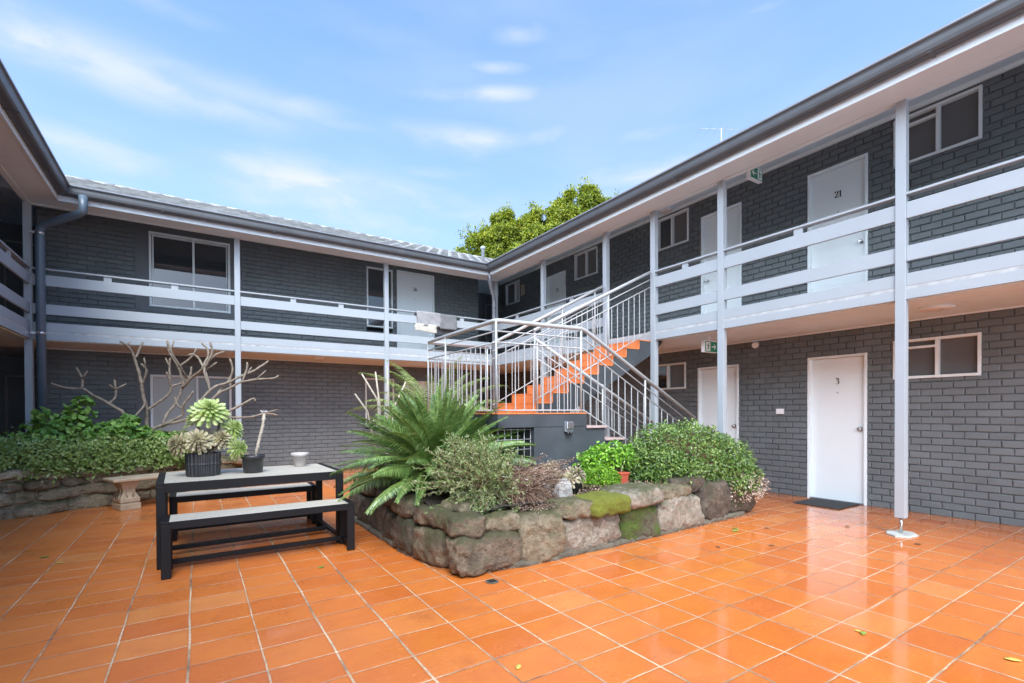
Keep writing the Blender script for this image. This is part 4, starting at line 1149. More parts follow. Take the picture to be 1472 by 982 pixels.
# pale cut branches behind the sago
t = thing('pruned_shrub', 'bare pale cut branches sticking up behind the sago palm', 'shrub', (2.15,6.6,0))
m = MB()
for a, bb, c in (((2.15,6.6,.3),(2.08,6.55,1.45),(1.85,6.5,1.80)),((2.15,6.6,.3),(2.12,6.6,1.4),(2.05,6.55,1.84)),((2.15,6.6,.3),(2.24,6.6,1.4),(2.20,6.5,1.92)),((2.15,6.6,.3),(1.95,6.6,1.3),(1.76,6.5,1.53)),((2.2,6.6,.3),(2.34,6.65,1.35),(2.50,6.6,1.72))):
    m.tube([a, bb, c], [.022,.014,.010], 8)
m.build('branches', M['palebark'], t)
# green growth seen through the grille
b = thing('bush', 'leafy green growth behind the mesh grille under the landing', 'bush', (3.0,5.6,.3))
P, N = shell((2.95,5.6,.72), (.35,.5,.42), 1500, .3, .6, 3, -.5, 2); V, F = leaves(P, N, .06, .03); arr_mesh('foliage', V, F, G['bright'], parent=b)
branches_mb((2.95,5.6,.7),(2.95,5.6,.2),(.3,.4,.4),40,.008,8).build('branches', M['twig'], b)

# sprawling silvery bush, half dead
cb = thing('bush', 'sprawling half-dry silvery bush hanging over the front corner of the middle stone planter', 'bush', (2.3,3.8,.45))
rr2 = random.Random(4); tw = MB(); LP = []; LN = []; DP = []; DN = []
for i in range(760):
    a = rr2.uniform(0, 2*math.pi); dead = rr2.random() < .52
    if not dead: az = rr2.gauss(math.pi*1.08, 1.0); el = rr2.uniform(.1, 1.5); L = rr2.uniform(.26,.48) + (.20 if math.cos(az) < -.3 and el > .6 else 0) + (.10 if el < .4 else 0)
    else: az = rr2.gauss(-.45, .85); el = rr2.uniform(-.3, .95); L = rr2.uniform(.3,.66)
    b0 = Vector(((2.42 if dead else 2.20)+rr2.uniform(-.17,.17), 3.78+rr2.uniform(-.10,.10), .48+rr2.uniform(0,.08)))
    p = b0.copy(); pts = [p.copy()]; e = el; z_ = az
    for k in range(7):
        p = p + Vector((math.cos(z_)*math.cos(e), math.sin(z_)*math.cos(e)*.8, math.sin(e)))*L/7
        e -= rr2.uniform(0,.22) + (.16 if el < .5 else 0); z_ += rr2.uniform(-.3,.3)
        if p.z < .43 and p.y > 3.33: p.z = .43 + rr2.uniform(0,.03)
        pts.append(p.copy())
    r0 = rr2.uniform(.0024,.0048); tw.tube(pts, [r0]*3+[r0*.75]*3+[r0*.5]*2, 4, cap=False)
    if dead:
        for k in range(5):
            s = pts[rr2.randint(3,6)]; d = Vector((rr2.gauss(0,1), rr2.gauss(0,1), rr2.gauss(0,1))).normalized()
            tw.tube([s, s+d*rr2.uniform(.05,.13)], [.0018,.001], 3, cap=False)
            DP.append(pts[-1] + d*.02); DN.append(d)
    else:
        for k in range(2, 8):
            for q in range(9):
                LP.append(pts[k].lerp(pts[k-1], rr2.random())); LN.append((pts[k]-pts[k-1]).normalized()*.7)
tw.build('twigs', M['twig'], cb)
V, F = leaves(np.array(LP), np.array(LN), .034, .0085, .2, .7); arr_mesh('foliage', V, F, G['curry'], parent=cb)
V, F = leaves(np.array(DP), np.array(DN), .018, .008); arr_mesh('dry_tips', V, F, G['dry'], parent=cb)

# left planter planting
b = thing('hedge', 'low cream-flecked hedge growing along the top of the left sandstone wall', 'hedge', (-1.2,9,.45))
parts = []
for k in range(13):
    q = k/12; x = -2.75 + 2.55*q; y = 8.15 + .93*q + .12*math.sin(k*2.1); zt = .80 - .07*abs(math.sin(k*1.3))
    P, N = shell((x, y+.12, .62), (.30, .30, .27+.05*math.sin(k*1.7)), 1250, .42, .7, 3.5, -.5, k); parts.append(leaves(P, N+np.array([.1,-.5,.5]), .054, .036, face=1))
for k in range(6):
    P, N = shell((-2.3+k*.42, 8.95+.05*k, .72), (.32,.28,.28), 800, .25, .5, 3, -.2, 20+k); parts.append(leaves(P, N+np.array([.1,-.4,.6]), .050, .032, face=1))
V, F = join(parts); arr_mesh('foliage', V, F, G['pitto'], parent=b)
mbh = MB()
for k in range(8):
    s = branches_mb((-2.6+k*.33, 8.35+.11*k, .66), (-2.6+k*.33, 8.4+.11*k, .42), (.3,.25,.25), 22, .007, k); mbh.add(s.v, s.f, True)
mbh.build('branches', M['twig'], b)
def round_leaves(P, N, r):
    n = len(P); N = unit(N + .5*rng.normal(size=(n,3))); A = unit(np.cross(N, rng.normal(size=(n,3)))); B = np.cross(N, A)
    r = r*(1+.35*rng.uniform(-1,1,(n,1))); Vs = [P - N*r*.15]
    for k in range(9):
        a = 2*math.pi*k/9; w = 1 + (.12 if k % 2 else -.06); Vs.append(P + (A*math.cos(a)+B*math.sin(a))*r*w + N*r*.15*(1 if k % 2 else -.2))
    V = np.stack(Vs, 1).reshape(-1,3); i = np.arange(n)[:,None]*10
    F = np.concatenate([i+np.array([0,1+k,1+(k+1) % 9]) for k in range(9)], 0); return V, F
def geranium(label, blobs, loc, seed):
    b = thing('geranium_plant', label, 'plant', loc, 'round-leaved plants behind the left hedge'); parts = []; m = MB(); q = random.Random(seed)
    for c, r, n in blobs:
        P, N = shell(c, r, n, .3, .7, 3, -.4, seed+n); parts.append(round_leaves(P, N*.6+np.array([0,-.25,.7]), .036))
        for i in range(0, len(P), 4): m.tube([(loc[0]+q.uniform(-.08,.08), loc[1]+q.uniform(-.05,.05), .45), tuple((P[i]+np.array(loc)*[1,1,0]+np.array([0,0,.5]))/2 + np.array([0,0,.03])), tuple(P[i])], [.006,.004,.002], 4, cap=False)
    V, F = join(parts); arr_mesh('foliage', V, F, G['geran'], parent=b); m.build('stems', M['rib'], b)
geranium('tall round-leaved green plant rising behind the hedge beside the left downpipe', [((-1.62,9.15,1.0),(.42,.25,.22),330),((-1.42,9.2,1.22),(.2,.15,.22),110),((-1.36,9.2,1.46),(.12,.1,.07),34),((-1.75,9.1,1.25),(.12,.1,.1),40),((-2.2,9.1,.9),(.3,.2,.12),90)], (-1.55,9.25,.45), 3)
geranium('shorter round-leaved green plant under the bare frangipani', [((-.95,9.15,1.0),(.36,.25,.18),280),((-.85,9.2,1.17),(.15,.12,.1),60),((-.55,9.2,.9),(.3,.2,.12),120)], (-.9,9.25,.45), 8)

# bare frangipani
FP = [((-0.89,9.30,.45),(-0.89,9.30,1.19),(-1.02,9.32,1.38),(-1.13,9.33,1.46),(-1.27,9.34,1.56),(-1.38,9.30,1.66)),((-1.38,9.30,1.66),(-1.46,9.30,1.65),(-1.58,9.25,1.66),(-1.71,9.2,1.72)),
((-1.39,9.30,1.66),(-1.39,9.33,1.81),(-1.46,9.36,1.96)),((-1.39,9.33,1.80),(-1.32,9.30,1.91)),((-1.09,9.33,1.43),(-1.03,9.40,1.53),(-1.02,9.40,1.64),(-1.03,9.40,1.80)),((-1.02,9.40,1.64),(-1.09,9.35,1.72)),((-1.02,9.40,1.65),(-0.89,9.45,1.74)),
((-0.89,9.30,1.17),(-0.78,9.33,1.25),(-0.69,9.4,1.39),(-0.67,9.5,1.45)),((-0.66,9.50,.45),(-0.65,9.50,1.29),(-0.69,9.50,1.54),(-0.71,9.50,1.73),(-0.75,9.50,1.94),(-0.79,9.50,2.14),(-0.86,9.45,2.31),(-0.96,9.4,2.38)),((-0.88,9.44,2.33),(-0.84,9.47,2.40)),
((-0.79,9.50,2.14),(-0.74,9.55,2.26),(-0.70,9.58,2.42)),((-0.71,9.50,1.74),(-0.66,9.45,1.86),(-0.65,9.42,1.98),(-0.71,9.4,2.06)),((-0.65,9.42,2.0),(-0.67,9.40,2.15)),
((-0.65,9.50,1.33),(-0.54,9.48,1.43),(-0.43,9.46,1.52),(-0.35,9.44,1.62),(-0.32,9.43,1.71),(-0.20,9.45,1.77),(-0.09,9.48,1.88),(-0.06,9.50,2.05)),((-0.33,9.43,1.71),(-0.36,9.40,1.85),(-0.39,9.38,1.94)),((-0.34,9.43,1.76),(-0.35,9.45,2.02),(-0.34,9.45,2.17)),((-0.35,9.45,2.03),(-0.40,9.48,2.17)),
((-.70,9.3,.7),(-0.56,9.25,1.03),(-0.42,9.22,1.11),(-0.24,9.20,1.22),(-0.18,9.20,1.27),(-0.17,9.18,1.41),(-0.09,9.15,1.54),(-0.03,9.12,1.64)),((-0.17,9.19,1.37),(-0.24,9.20,1.40),(-0.29,9.23,1.54)),
((-0.43,9.24,1.11),(-0.38,9.32,1.29),(-0.28,9.38,1.43),(-0.18,9.40,1.71),(-0.18,9.40,1.83),(-0.24,9.42,2.03),(-0.34,9.44,2.24),(-0.38,9.46,2.45)),((-0.34,9.44,2.26),(-0.29,9.46,2.45)),((-0.23,9.41,2.03),(-0.07,9.35,2.17),(0.02,9.32,2.34)),
((-0.18,9.38,1.69),(-0.04,9.2,1.87),(0.09,9.05,1.98),(0.17,9.00,2.11),(0.22,9.00,2.26),(0.19,9.00,2.41)),((-0.45,9.22,1.09),(-0.31,9.0,1.14),(-0.10,8.93,1.20),(0.11,8.90,1.34),(0.25,8.90,1.55),(0.44,8.90,1.68),(0.62,8.88,1.79),(.85,8.86,1.83),(1.07,8.85,1.86),(1.15,8.84,1.91)),
((0.83,8.86,1.83),(0.96,8.85,1.98)),((-0.03,8.92,1.25),(0.08,8.90,1.50),(0.22,8.90,1.68),(0.44,8.90,1.78),(0.68,8.92,1.92),(0.79,8.93,1.97),(0.90,8.95,2.06),(1.01,8.96,2.15)),((0.68,8.92,1.92),(0.77,8.95,2.04)),((0.62,8.88,1.79),(0.69,8.90,2.0),(.69,8.90,2.11)),
((0.18,8.90,1.60),(0.15,9.0,1.86),(0.06,9.10,2.11),(-0.03,9.12,2.21),(-0.10,9.13,2.19)),((0.17,8.94,1.70),(0.11,9.0,1.94),(0.15,9.05,2.07),(0.26,9.10,2.21),(0.39,9.10,2.28)),((-0.10,9.27,1.83),(0.11,9.1,1.96),(0.28,9.05,2.10)),
((0.03,8.92,1.28),(.2,8.85,1.27),(0.39,8.80,1.30),(0.54,8.80,1.38),(0.76,8.80,1.51),(0.80,8.80,1.47)),((0.2,8.85,1.27),(0.39,8.80,1.22),(0.72,8.80,1.22),(0.92,8.80,1.28),(1.13,8.80,1.24)),((0.92,8.80,1.28),(1.13,8.80,1.34)),((0.25,8.90,1.55),(0.44,8.98,1.82),(0.50,9.00,1.99),(0.46,9.00,2.16)),((0.08,9.05,1.98),(0.17,9.15,2.25),(0.08,9.20,2.42)),((-0.12,9.4,1.85),(-0.22,9.25,2.06),(-0.31,9.20,2.22),(-0.37,9.20,2.40))]
fp = thing('frangipani_tree', 'leafless frangipani with bare forking grey branches in the left planter', 'tree', (-.7,9.4,.45))
tr = MB(); m = MB()
for i, br in enumerate(FP):
    big = len(br) >= 6 and i in (0,8,17,23); q = [Vector(p) for p in catmull(br, 4)] if len(br) > 2 else [Vector(p) for p in br]
    n = len(q); r0 = .030 if i in (0,8,17) else (.022 if len(br) > 5 else .0165); r1 = .0155
    rad = [r0 + (r1-r0)*(k/(n-1)) for k in range(n)]; rad[-1] = .009; rad = [r_*(1+.13*math.sin(k*2.3+i)) for k, r_ in enumerate(rad)]
    if n > 2: rad[-2] = .0165
    q = [p + Vector((noise.noise(p*9), noise.noise(p*9+Vector((5,0,0))), noise.noise(p*9+Vector((0,7,0)))))*.010 for p in q]
    (tr if i in (0,8,17) else m).tube(q, rad, 8)
tr.build('trunk', M['bark'], fp); m.build('branches', M['bark'], fp)

# rosettes (aeonium)
def rosette(c, r, axis, layers=6, per=11, seed=0):
    q = random.Random(seed); ax = Vector(axis).normalized(); rot = Vector((0,0,1)).rotation_difference(ax).to_matrix(); m = MB(); c = Vector(c)
    for l in range(layers):
        f = l/(layers-1); Lr = r*(1 - .72*f); el = R(2 + 74*f**1.1); npl = max(5, int(per*(1-.35*f)))
        for k in range(npl):
            a = 2*math.pi*(k + (l % 2)*.5)/npl + q.uniform(-.1,.1); L = Lr*q.uniform(.9,1.1); e = el + q.uniform(-.1,.1)
            D = Vector((math.cos(a)*math.cos(e), math.sin(a)*math.cos(e), math.sin(e))); S = Vector((-math.sin(a), math.cos(a), 0)); U = D.cross(S)*-1
            W = L*.25; n0 = []
            for t, w, up in ((.05,.25,.0),(.4,.55,-.03),(.72,1.0,-.01),(.92,.8,.05),(1.0,.12,.09)):
                for sg, hh in ((-1,.07),(0,0),(1,.07)):
                    n0.append(c + rot @ (D*L*t + S*W*w*sg*.5 + U*L*(up + hh*w) + Vector((0,0,.012*l*r/.12))))
            fs = [(i*3+j, i*3+j+1, i*3+j+4, i*3+j+3) for i in range(4) for j in range(2)]
            m.add(n0, fs, True)
    return m
def ros_mat(name, cen, outc, rim): 
    t = NT(name); g = t.n('ShaderNodeNewGeometry'); c = t.ramp(g.outputs['Random Per Island'], [(0, outc), (.5, cen), (1, rim)])
    t.l(c, t.b.inputs['Base Color']); t.b.inputs['Roughness'].default_value = .42
    tr_ = t.n('ShaderNodeBsdfTranslucent'); t.l(c, tr_.inputs[0]); mx = t.n('ShaderNodeMixShader'); mx.inputs[0].default_value = .25
    t.l(t.b.outputs[0], mx.inputs[1]); t.l(tr_.outputs[0], mx.inputs[2]); t.l(mx.outputs[0], t.out.inputs[0]); return t.m
M['rosG'] = ros_mat('green_rosette', (.42,.52,.16), (.30,.42,.12), (.62,.68,.38))
M['rosP'] = ros_mat('pinkish_rosette', (.40,.38,.20), (.30,.25,.16), (.55,.46,.33))
M['rosD'] = ros_mat('bronze_rosette', (.17,.17,.06), (.10,.07,.045), (.42,.36,.28))

# pots on the table
TZ = .7115
def corrug(i, k): return 1 + (.028 if k % 4 in (0,1) else -.028)
p1 = thing('potted_succulent', 'tall ribbed black pot with large pale green rosette succulent at the left of the table', 'potted plant', (.05,5.30,TZ), 'pots on the picnic table')
MB().lathe((.05,5.30,TZ), [(.128,0),(.133,.03),(.135,.098),(.139,.104),(.139,.112),(.136,.12),(.138,.205),(.130,.206),(.126,.18)], 96, corrug, sm=False).build('pot', M['blackplastic'], p1)
MB().lathe((.05,5.30,TZ), [(.122,.15),(.122,.17),(.05,.182)], 20).build('potting_soil', M['soil'], p1)
m = MB(); RS = [((.10,5.26,1.285),.165,(.05,-.75,.7),'rosG'),((.28,5.32,1.13),.12,(.55,-.45,.5),'rosG'),((.01,5.20,1.03),.125,(-.15,-.85,.45),'rosP'),((-.12,5.26,1.00),.12,(-.7,-.5,.35),'rosP'),((.19,5.26,1.04),.11,(.2,-.7,.5),'rosP'),((.31,5.24,.95),.115,(.8,-.6,.1),'rosG'),((.0,5.36,1.2),.11,(-.4,.1,.8),'rosG'),((.20,5.38,1.25),.10,(.3,.1,.8),'rosG')]
for i, (c, r, ax, mt) in enumerate(RS):
    rosette(c, r, ax, seed=i, layers=7, per=15).build('rosette', M[mt], p1)
    cc = Vector(c) - Vector(ax).normalized()*.01
    m.tube([(.05+.03*math.cos(i), 5.30+.03*math.sin(i), TZ+.17), ((.05+cc.x)/2+.02, (5.30+cc.y)/2, TZ+.28), tuple(cc)], [.013,.010,.010], 7)
m.build('stems', M['bark'], p1)
p2 = thing('potted_cutting', 'black plastic pot with a single bare leaning stem, middle of the table', 'potted plant', (.455,5.28,TZ), 'pots on the picnic table')
MB().lathe((.455,5.28,TZ), [(.078,0),(.083,.01),(.094,.135),(.104,.137),(.104,.165),(.098,.168),(.093,.14)], 32).build('pot', M['blackplastic'], p2)
MB().lathe((.455,5.28,TZ), [(.088,.12),(.088,.138),(.03,.145)], 20).build('potting_soil', M['soil'], p2)
m = MB(); q = [Vector((.475,5.28,TZ+.13)), Vector((.49,5.28,TZ+.22)), Vector((.515,5.28,TZ+.34)), Vector((.545,5.28,TZ+.47)), Vector((.555,5.28,TZ+.57))]
m.tube(q, [.013,.014,.013,.012,.014], 9)
m.build('stem', M['palebark'], p2)
kk = MB(); rq = random.Random(3)
for i in range(46):
    t = rq.random(); p = q[int(t*3.99)].lerp(q[int(t*3.99)+1], (t*4) % 1); a = rq.uniform(0, 6.28); kk.obox(p + Vector((math.cos(a), math.sin(a), 0))*.013, (.004,0,0), (0,.003,0), (0,0,.004))
for i in range(7):
    a = i*.9; p = q[-1]; kk.tube([p, p + Vector((math.cos(a)*.035, math.sin(a)*.035, .018+.01*(i % 2)))], [.007,.004], 5)
kk.build('leaf_scars', M['greypot'], p2)
p3 = thing('flower_pot', 'small empty weathered pale pot at the right of the table', 'pot', (.93,5.62,TZ), 'pots on the picnic table')
MB().lathe((.93,5.62,TZ), [(.052,0),(.055,.004),(.072,.105),(.088,.108),(.090,.138),(.086,.142),(.079,.14),(.070,.10)], 32).build('pot_body', M['greypot'], p3)
MB().lathe((.93,5.62,TZ), [(.066,.09),(.066,.115),(.02,.12)], 20).build('potting_soil', M['greypot'], p3)

# succulents, rocks and red pot in the planter
p4 = thing('potted_succulent', 'bronze rosette succulent with pinkish tips in a small black pot on the planter soil', 'potted plant', (3.14,3.70,.47))
MB().lathe((3.14,3.70,.455), [(.075,0),(.09,.12),(.095,.122),(.095,.132),(.085,.13)], 28).build('pot', M['blackplastic'], p4)
MB().lathe((3.14,3.70,.455), [(.082,.10),(.082,.118),(.02,.124)], 20).build('potting_soil', M['soil'], p4)
for i, (c, r, ax, mt) in enumerate((((3.14,3.66,.66),.115,(0,-.6,.7),'rosD'),((3.22,3.70,.63),.09,(.6,-.5,.5),'rosP'),((3.06,3.66,.62),.10,(-.6,-.5,.5),'rosP'))):
    rosette(c, r, ax, 5, 10, seed=20+i).build('rosette', M[mt], p4)
p5 = thing('succulent_plant', 'dark bronze rosette succulent growing behind the white rock in the middle planter', 'plant', (2.93,3.82,.45))
m = MB()
for i, (c, r, ax) in enumerate((((2.90,3.80,.70),.10,(-.2,-.5,.8)),((2.99,3.84,.73),.09,(.2,-.4,.8)),((2.84,3.86,.67),.08,(-.6,-.2,.6)),((2.97,3.72,.63),.08,(.1,-.8,.3)))):
    rosette(c, r, ax, 5, 10, seed=30+i).build('rosette', M['rosD'], p5); m.tube([(2.93,3.84,.43), tuple(Vector(c)-Vector(ax)*.02)], .009, 6)
m.build('stems', M['bark'], p5)
for c, h, s, lb in (((2.79,3.82,.51),(.13,.08,.09),3,'large white rock in the planter, behind the dry bush'),((2.94,3.64,.52),(.075,.05,.075),8,'smaller upright white rock in front of the bronze succulent')):
    o = stone_mb(c, h, s, .2, p=3.2, n=12, amp=.45).build('rock', M['whiterock'], label=lb, cat='rock', group='white rocks in the planter')
p6 = thing('potted_plant', 'little red plastic pot with a thin stemmed seedling at the back of the planter stones', 'potted plant', (3.98,3.88,.45))
m = MB(); V = []
for z, h in ((.455,.05),(.59,.066)): V += [(3.98+a*h, 3.88+b_*h, z) for a, b_ in ((-1,-1),(1,-1),(1,1),(-1,1))]
m.add(V, [(0,3,2,1)]+[(i,(i+1)%4,(i+1)%4+4,i+4) for i in range(4)]+[(4,5,6,7)]); m.build('pot', M['terracotta'], p6, bevel=.006)
MB().box(3.908,4.052,3.808,3.952,.585,.603).build('pot_rim', M['terracotta'], p6, bevel=.004)
m = MB(); m.tube([(3.98,3.88,.58),(3.99,3.87,.66),(4.02,3.86,.73)], [.006,.005,.004], 6); m.build('stem', M['palebark'], p6)
P, N = shell((4.03,3.86,.76), (.09,.07,.06), 70, .2, .6, 3, -.9, 3); V, F = leaves(P, N, .05, .024); arr_mesh('foliage', V, F, G['bright'], parent=p6)

# fallen leaves and litter
def fallen(loc, s, rz, col, label, seed=0):
    m = MB(); q = random.Random(seed); n = 6; vs = []; fs = []
    for i in range(n+1):
        t = i/n; w = math.sin(math.pi*min(1, t*.97+.02))**.7*.28; z = .004 + .05*(t-.4)**2 + .01*q.random()
        vs += [(t-.5, -w, z+.10*w), (t-.5, 0, z), (t-.5, w, z+.12*w)]
    for i in range(n):
        for j in range(2): fs.append((i*3+j, i*3+j+1, i*3+j+4, i*3+j+3))
    m.add([(x*s, y*s, z*s*2) for x, y, z in vs], fs, True)
    o = m.build('fallen_leaf', M[col], label=label, cat='leaf', group='fallen leaves on the tiles'); o.location = loc; o.rotation_euler.z = rz
    sd = o.modifiers.new('t','SOLIDIFY'); sd.thickness = .0012; return o
M['leafg'] = pm('fallen_green_leaf', (.22,.30,.05), .5, var=.3, vscale=30); M['leafy'] = pm('fallen_yellow_leaf', (.62,.48,.10), .5, var=.2, vscale=30); M['leafb'] = pm('fallen_brown_leaf', (.16,.08,.035), .6, var=.3, vscale=30)
for i, (x, y, s, c, lb) in enumerate([(4.80,3.02,.10,'leafg','curled pale green leaf on the tiles below the large rounded bush'),(4.90,3.08,.07,'leafg','smaller green leaf lying against the curled one below the large rounded bush'),
    (3.19,1.22,.055,'leafg','small green leaf alone on the wet tiles at lower right'),(3.20,1.25,.04,'leafy','tiny yellow leaf beside the small green leaf at lower right'),(.857,4.218,.06,'leafg','olive leaf on the tiles in front of the nearer bench'),
    (3.48,.669,.07,'leafy','yellow leaf at the right edge of the photo'),(1.34,2.009,.05,'leafy','pale flake-like leaf near the bottom middle of the tiles'),(4.565,2.50,.05,'leafb','brown leaf on a tile joint halfway to door 3'),
    (6.0,2.45,.07,'leafb','brown leaf left of the white footing of the front post'),(5.75,1.75,.07,'leafb','brown leaf right in front of the white footing'),(2.19,2.925,.035,'leafy','tiny yellow leaf in front of the middle planter wall'),
    (-.998,5.60,.06,'leafy','small yellow leaf on the left tiles'),(5.2,2.9,.06,'leafb','brown leaf between the large bush and the front post'),(-1.15,5.9,.07,'leafg','green leaf on a joint of the left tiles'),(4.1,2.75,.05,'leafb','small brown leaf in front of the pale planter stone')]):
    fallen((x, y, .003), s, i*1.7, c, lb, i)
t = thing('floor_drain', 'small round floor drain with leaf scraps in front of the planter corner', 'drain', (1.86,3.14,0))
MB().lathe((1.86,3.14,.0015), [(.050,0),(.050,.004),(.042,.005)], 24).build('rim', M['mortar'], t)
m = MB()
for k in range(5): m.box(1.828, 1.892, 3.112+k*.013, 3.118+k*.013, .0066, .0085)
m.build('grate', M['blackmetal'], t)
P = np.stack([1.6+4.3*rng.random(1500), 0*rng.random(1500), .004+.006*rng.random(1500)], 1)
P[:,1] = 3.36 - .03*np.abs(P[:,0]-2.3)*-.6 - np.abs(rng.normal(size=1500))*.035; P[P[:,0] < 1.95, 1] += .35*(1.95-P[P[:,0] < 1.95, 0])/.35
P = np.concatenate([P, np.stack([4.3+1.9*rng.random(150), 3.38-np.abs(rng.normal(size=150))*.22, .004+0*rng.random(150)], 1)])
V, F = leaves(P, np.tile([0,0,.1],(len(P),1)), .016, .008, .1, 3.); arr_mesh('leaf_litter', V, F, M['twig'], kind='stuff')
P = np.stack([2.3+3.3*rng.random(2600), 3.55+.7*rng.random(2600), .47+.03*rng.random(2600)], 1)
V, F = leaves(P, np.tile([0,0,.1],(len(P),1)), .03, .012, .1, 2.); arr_mesh('mulch', V, F, M['twig'], kind='stuff')

# tree beyond the roofs
tb = thing('tree', 'sunlit yellow-green leafy tree standing behind the roofs at the corner', 'tree', (11.8,17.2,0))
parts = []; m = MB(); m.tube([(11.8,17.2,0),(11.7,17.2,3),(11.9,17.2,5.5)], [.3,.24,.18], 10); m.build('trunk', M['bark'], tb)
lm = MB(); q = random.Random(2)
cl = [(9.3,18.1,7.4,.75),(9.8,17.7,8.0,.7),(10.3,17.5,8.5,.6),(10.7,17.4,9.15,.5),(10.6,17.3,8.2,.9),(11.3,17.0,8.75,.6),(11.3,17.2,7.6,1.0),(11.95,16.6,9.35,.55),(12.0,16.7,8.5,.9),(12.6,16.2,9.35,.5),(12.7,16.2,8.7,.8),(13.2,15.9,9.85,.6),(13.75,15.5,10.25,.62),(13.6,15.7,9.3,.9),(14.4,15.2,9.9,.62),(14.9,15.0,9.7,.5),(14.5,15.6,8.9,.9),(9.0,18.3,6.6,.9),(10.3,17.9,7.0,1.0),(12.4,16.9,7.4,1.1),(13.2,15.7,10.2,.35),(10.9,17.2,9.5,.3)]
for i, (x, y, z, r) in enumerate(cl):
    for k in range(5):
        d = Vector((q.gauss(0,1), q.gauss(0,1), q.gauss(0,.8))).normalized()*r*.6; c2 = (x+d.x, y+d.y, z+d.z); rr_ = r*q.uniform(.35,.6)
        P, N = shell(c2, (rr_, rr_, rr_*.85), int(1500*rr_*rr_/.16*.5)+120, .4, .8, 2.5, -1, i*7+k); parts.append(leaves(P, N+np.array([-.1,-.2,.4]), .13, .07, .2, face=1))
    lm.tube([(11.9,17.2,5.0), ((11.9+x)/2, (17.2+y)/2, (5+z)/2+.3), (x, y, z)], [.10,.05,.02], 6, cap=False)
    for k in range(3):
        a = (x+q.gauss(0,.5)*r, y+q.gauss(0,.5)*r, z+r*q.uniform(.5,1.15)); lm.tube([(x,y,z), a], [.015,.004], 4, cap=False)
        P = np.array(a)+rng.normal(size=(26,3))*.09; parts.append(leaves(P, np.tile([0,0,.6],(26,1)), .11, .055))
V, F = join(parts); arr_mesh('crown', V, F, G['tree'], parent=tb); lm.build('limbs', M['bark'], tb)

# television aerial
an = thing('tv_antenna', 'thin metal television aerial on a mast above the right-hand roof', 'antenna', (9.6,6.36,6.3))
m = MB(); m.tube([(9.6,6.36,6.2),(9.6,6.36,7.42)], .012, 8); m.build('mast', M['rail'], an)
m = MB(); a = Vector((9.17,6.62,7.41)); b_ = Vector((10.02,6.10,7.39)); m.tube([a, b_], .006, 6)
for k in range(6):
    p = a.lerp(b_, .05+k*.18); m.tube([p + Vector((.12,.18,0)), p - Vector((.12,.18,0))], .003, 4)
m.build('boom', M['rail'], an)

# ------------------------------------------------------------------ sky, sun, camera
w = bpy.data.worlds.new('World'); SC.world = w; w.use_nodes = True; nt = w.node_tree
bg = nt.nodes['Background']; N_ = nt.nodes.new; Lk = nt.links.new
GLOW = 62.
GLOW_AZ = R(238)
SUN_EL, SUN_AZ = R(52), R(199)       # azimuth measured from +Y clockwise: light from behind the camera
sky = N_('ShaderNodeTexSky'); sky.sky_type = 'NISHITA'; sky.sun_disc = False; sky.sun_elevation = SUN_EL; sky.sun_rotation = SUN_AZ
sky.air_density = 1.0; sky.dust_density = .6; sky.ozone_density = 1.6
tc = N_('ShaderNodeTexCoord'); sx = N_('ShaderNodeSeparateXYZ'); Lk(tc.outputs['Generated'], sx.inputs[0])
def mt(op, a, b=None, clamp=False):
    n = N_('ShaderNodeMath'); n.operation = op; n.use_clamp = clamp
    for i, x in enumerate((a, b)):
        if x is None: continue
        if isinstance(x, (int, float)): n.inputs[i].default_value = x
        else: Lk(x, n.inputs[i])
    return n.outputs[0]
zc = mt('MAXIMUM', sx.outputs[2], .0)
den = mt('ADD', zc, .12)
cbx = N_('ShaderNodeCombineXYZ'); Lk(mt('DIVIDE', sx.outputs[0], den), cbx.inputs[0]); Lk(mt('DIVIDE', sx.outputs[1], den), cbx.inputs[1])
def cloud(scale, detail, stretch, off, lo, hi):
    mp = N_('ShaderNodeMapping'); mp.inputs['Scale'].default_value = stretch; mp.inputs['Location'].default_value = off
    Lk(tc.outputs['Generated'], mp.inputs[0]); n = N_('ShaderNodeTexNoise'); n.inputs['Scale'].default_value = scale; n.inputs['Detail'].default_value = detail; n.inputs['Roughness'].default_value = .5; n.inputs['Distortion'].default_value = .3
    Lk(mp.outputs[0], n.inputs['Vector']); r = N_('ShaderNodeMapRange'); r.interpolation_type = 'SMOOTHSTEP'; r.inputs[1].default_value = lo; r.inputs[2].default_value = hi; Lk(n.outputs['Fac'], r.inputs[0]); return r.outputs[0]
c1 = cloud(1.5, 6, (1,1,3.4), (3.3,1.2,.4), .40, .66)
c2 = cloud(3.2, 7, (1,1,2.6), (7.1,4.4,2.), .56, .78)
def mixc(f, a, b):
    n = N_('ShaderNodeMix'); n.data_type = 'RGBA'
    for i, x in ((0, f), (6, a), (7, b)):
        if isinstance(x, (int, float)): n.inputs[i].default_value = x
        elif isinstance(x, tuple): n.inputs[i].default_value = x + (1,)
        else: Lk(x, n.inputs[i])
    return n.outputs[2]
gain = N_('ShaderNodeMix'); gain.data_type = 'RGBA'; gain.blend_type = 'MULTIPLY'; gain.inputs[0].default_value = 1.; Lk(sky.outputs[0], gain.inputs[6]); gain.inputs[7].default_value = (2.15,3.4,4.5,1)
haze = N_('ShaderNodeMapRange'); haze.inputs[1].default_value = .0; haze.inputs[2].default_value = .75; haze.inputs[3].default_value = .80; haze.inputs[4].default_value = .10; Lk(zc, haze.inputs[0])
col = mixc(haze.outputs[0], gain.outputs[2], (6.5,7.3,9.7))
az_ = mt('ARCTAN2', sx.outputs[0], sx.outputs[1]); el_ = mt('ARCSINE', sx.outputs[2])
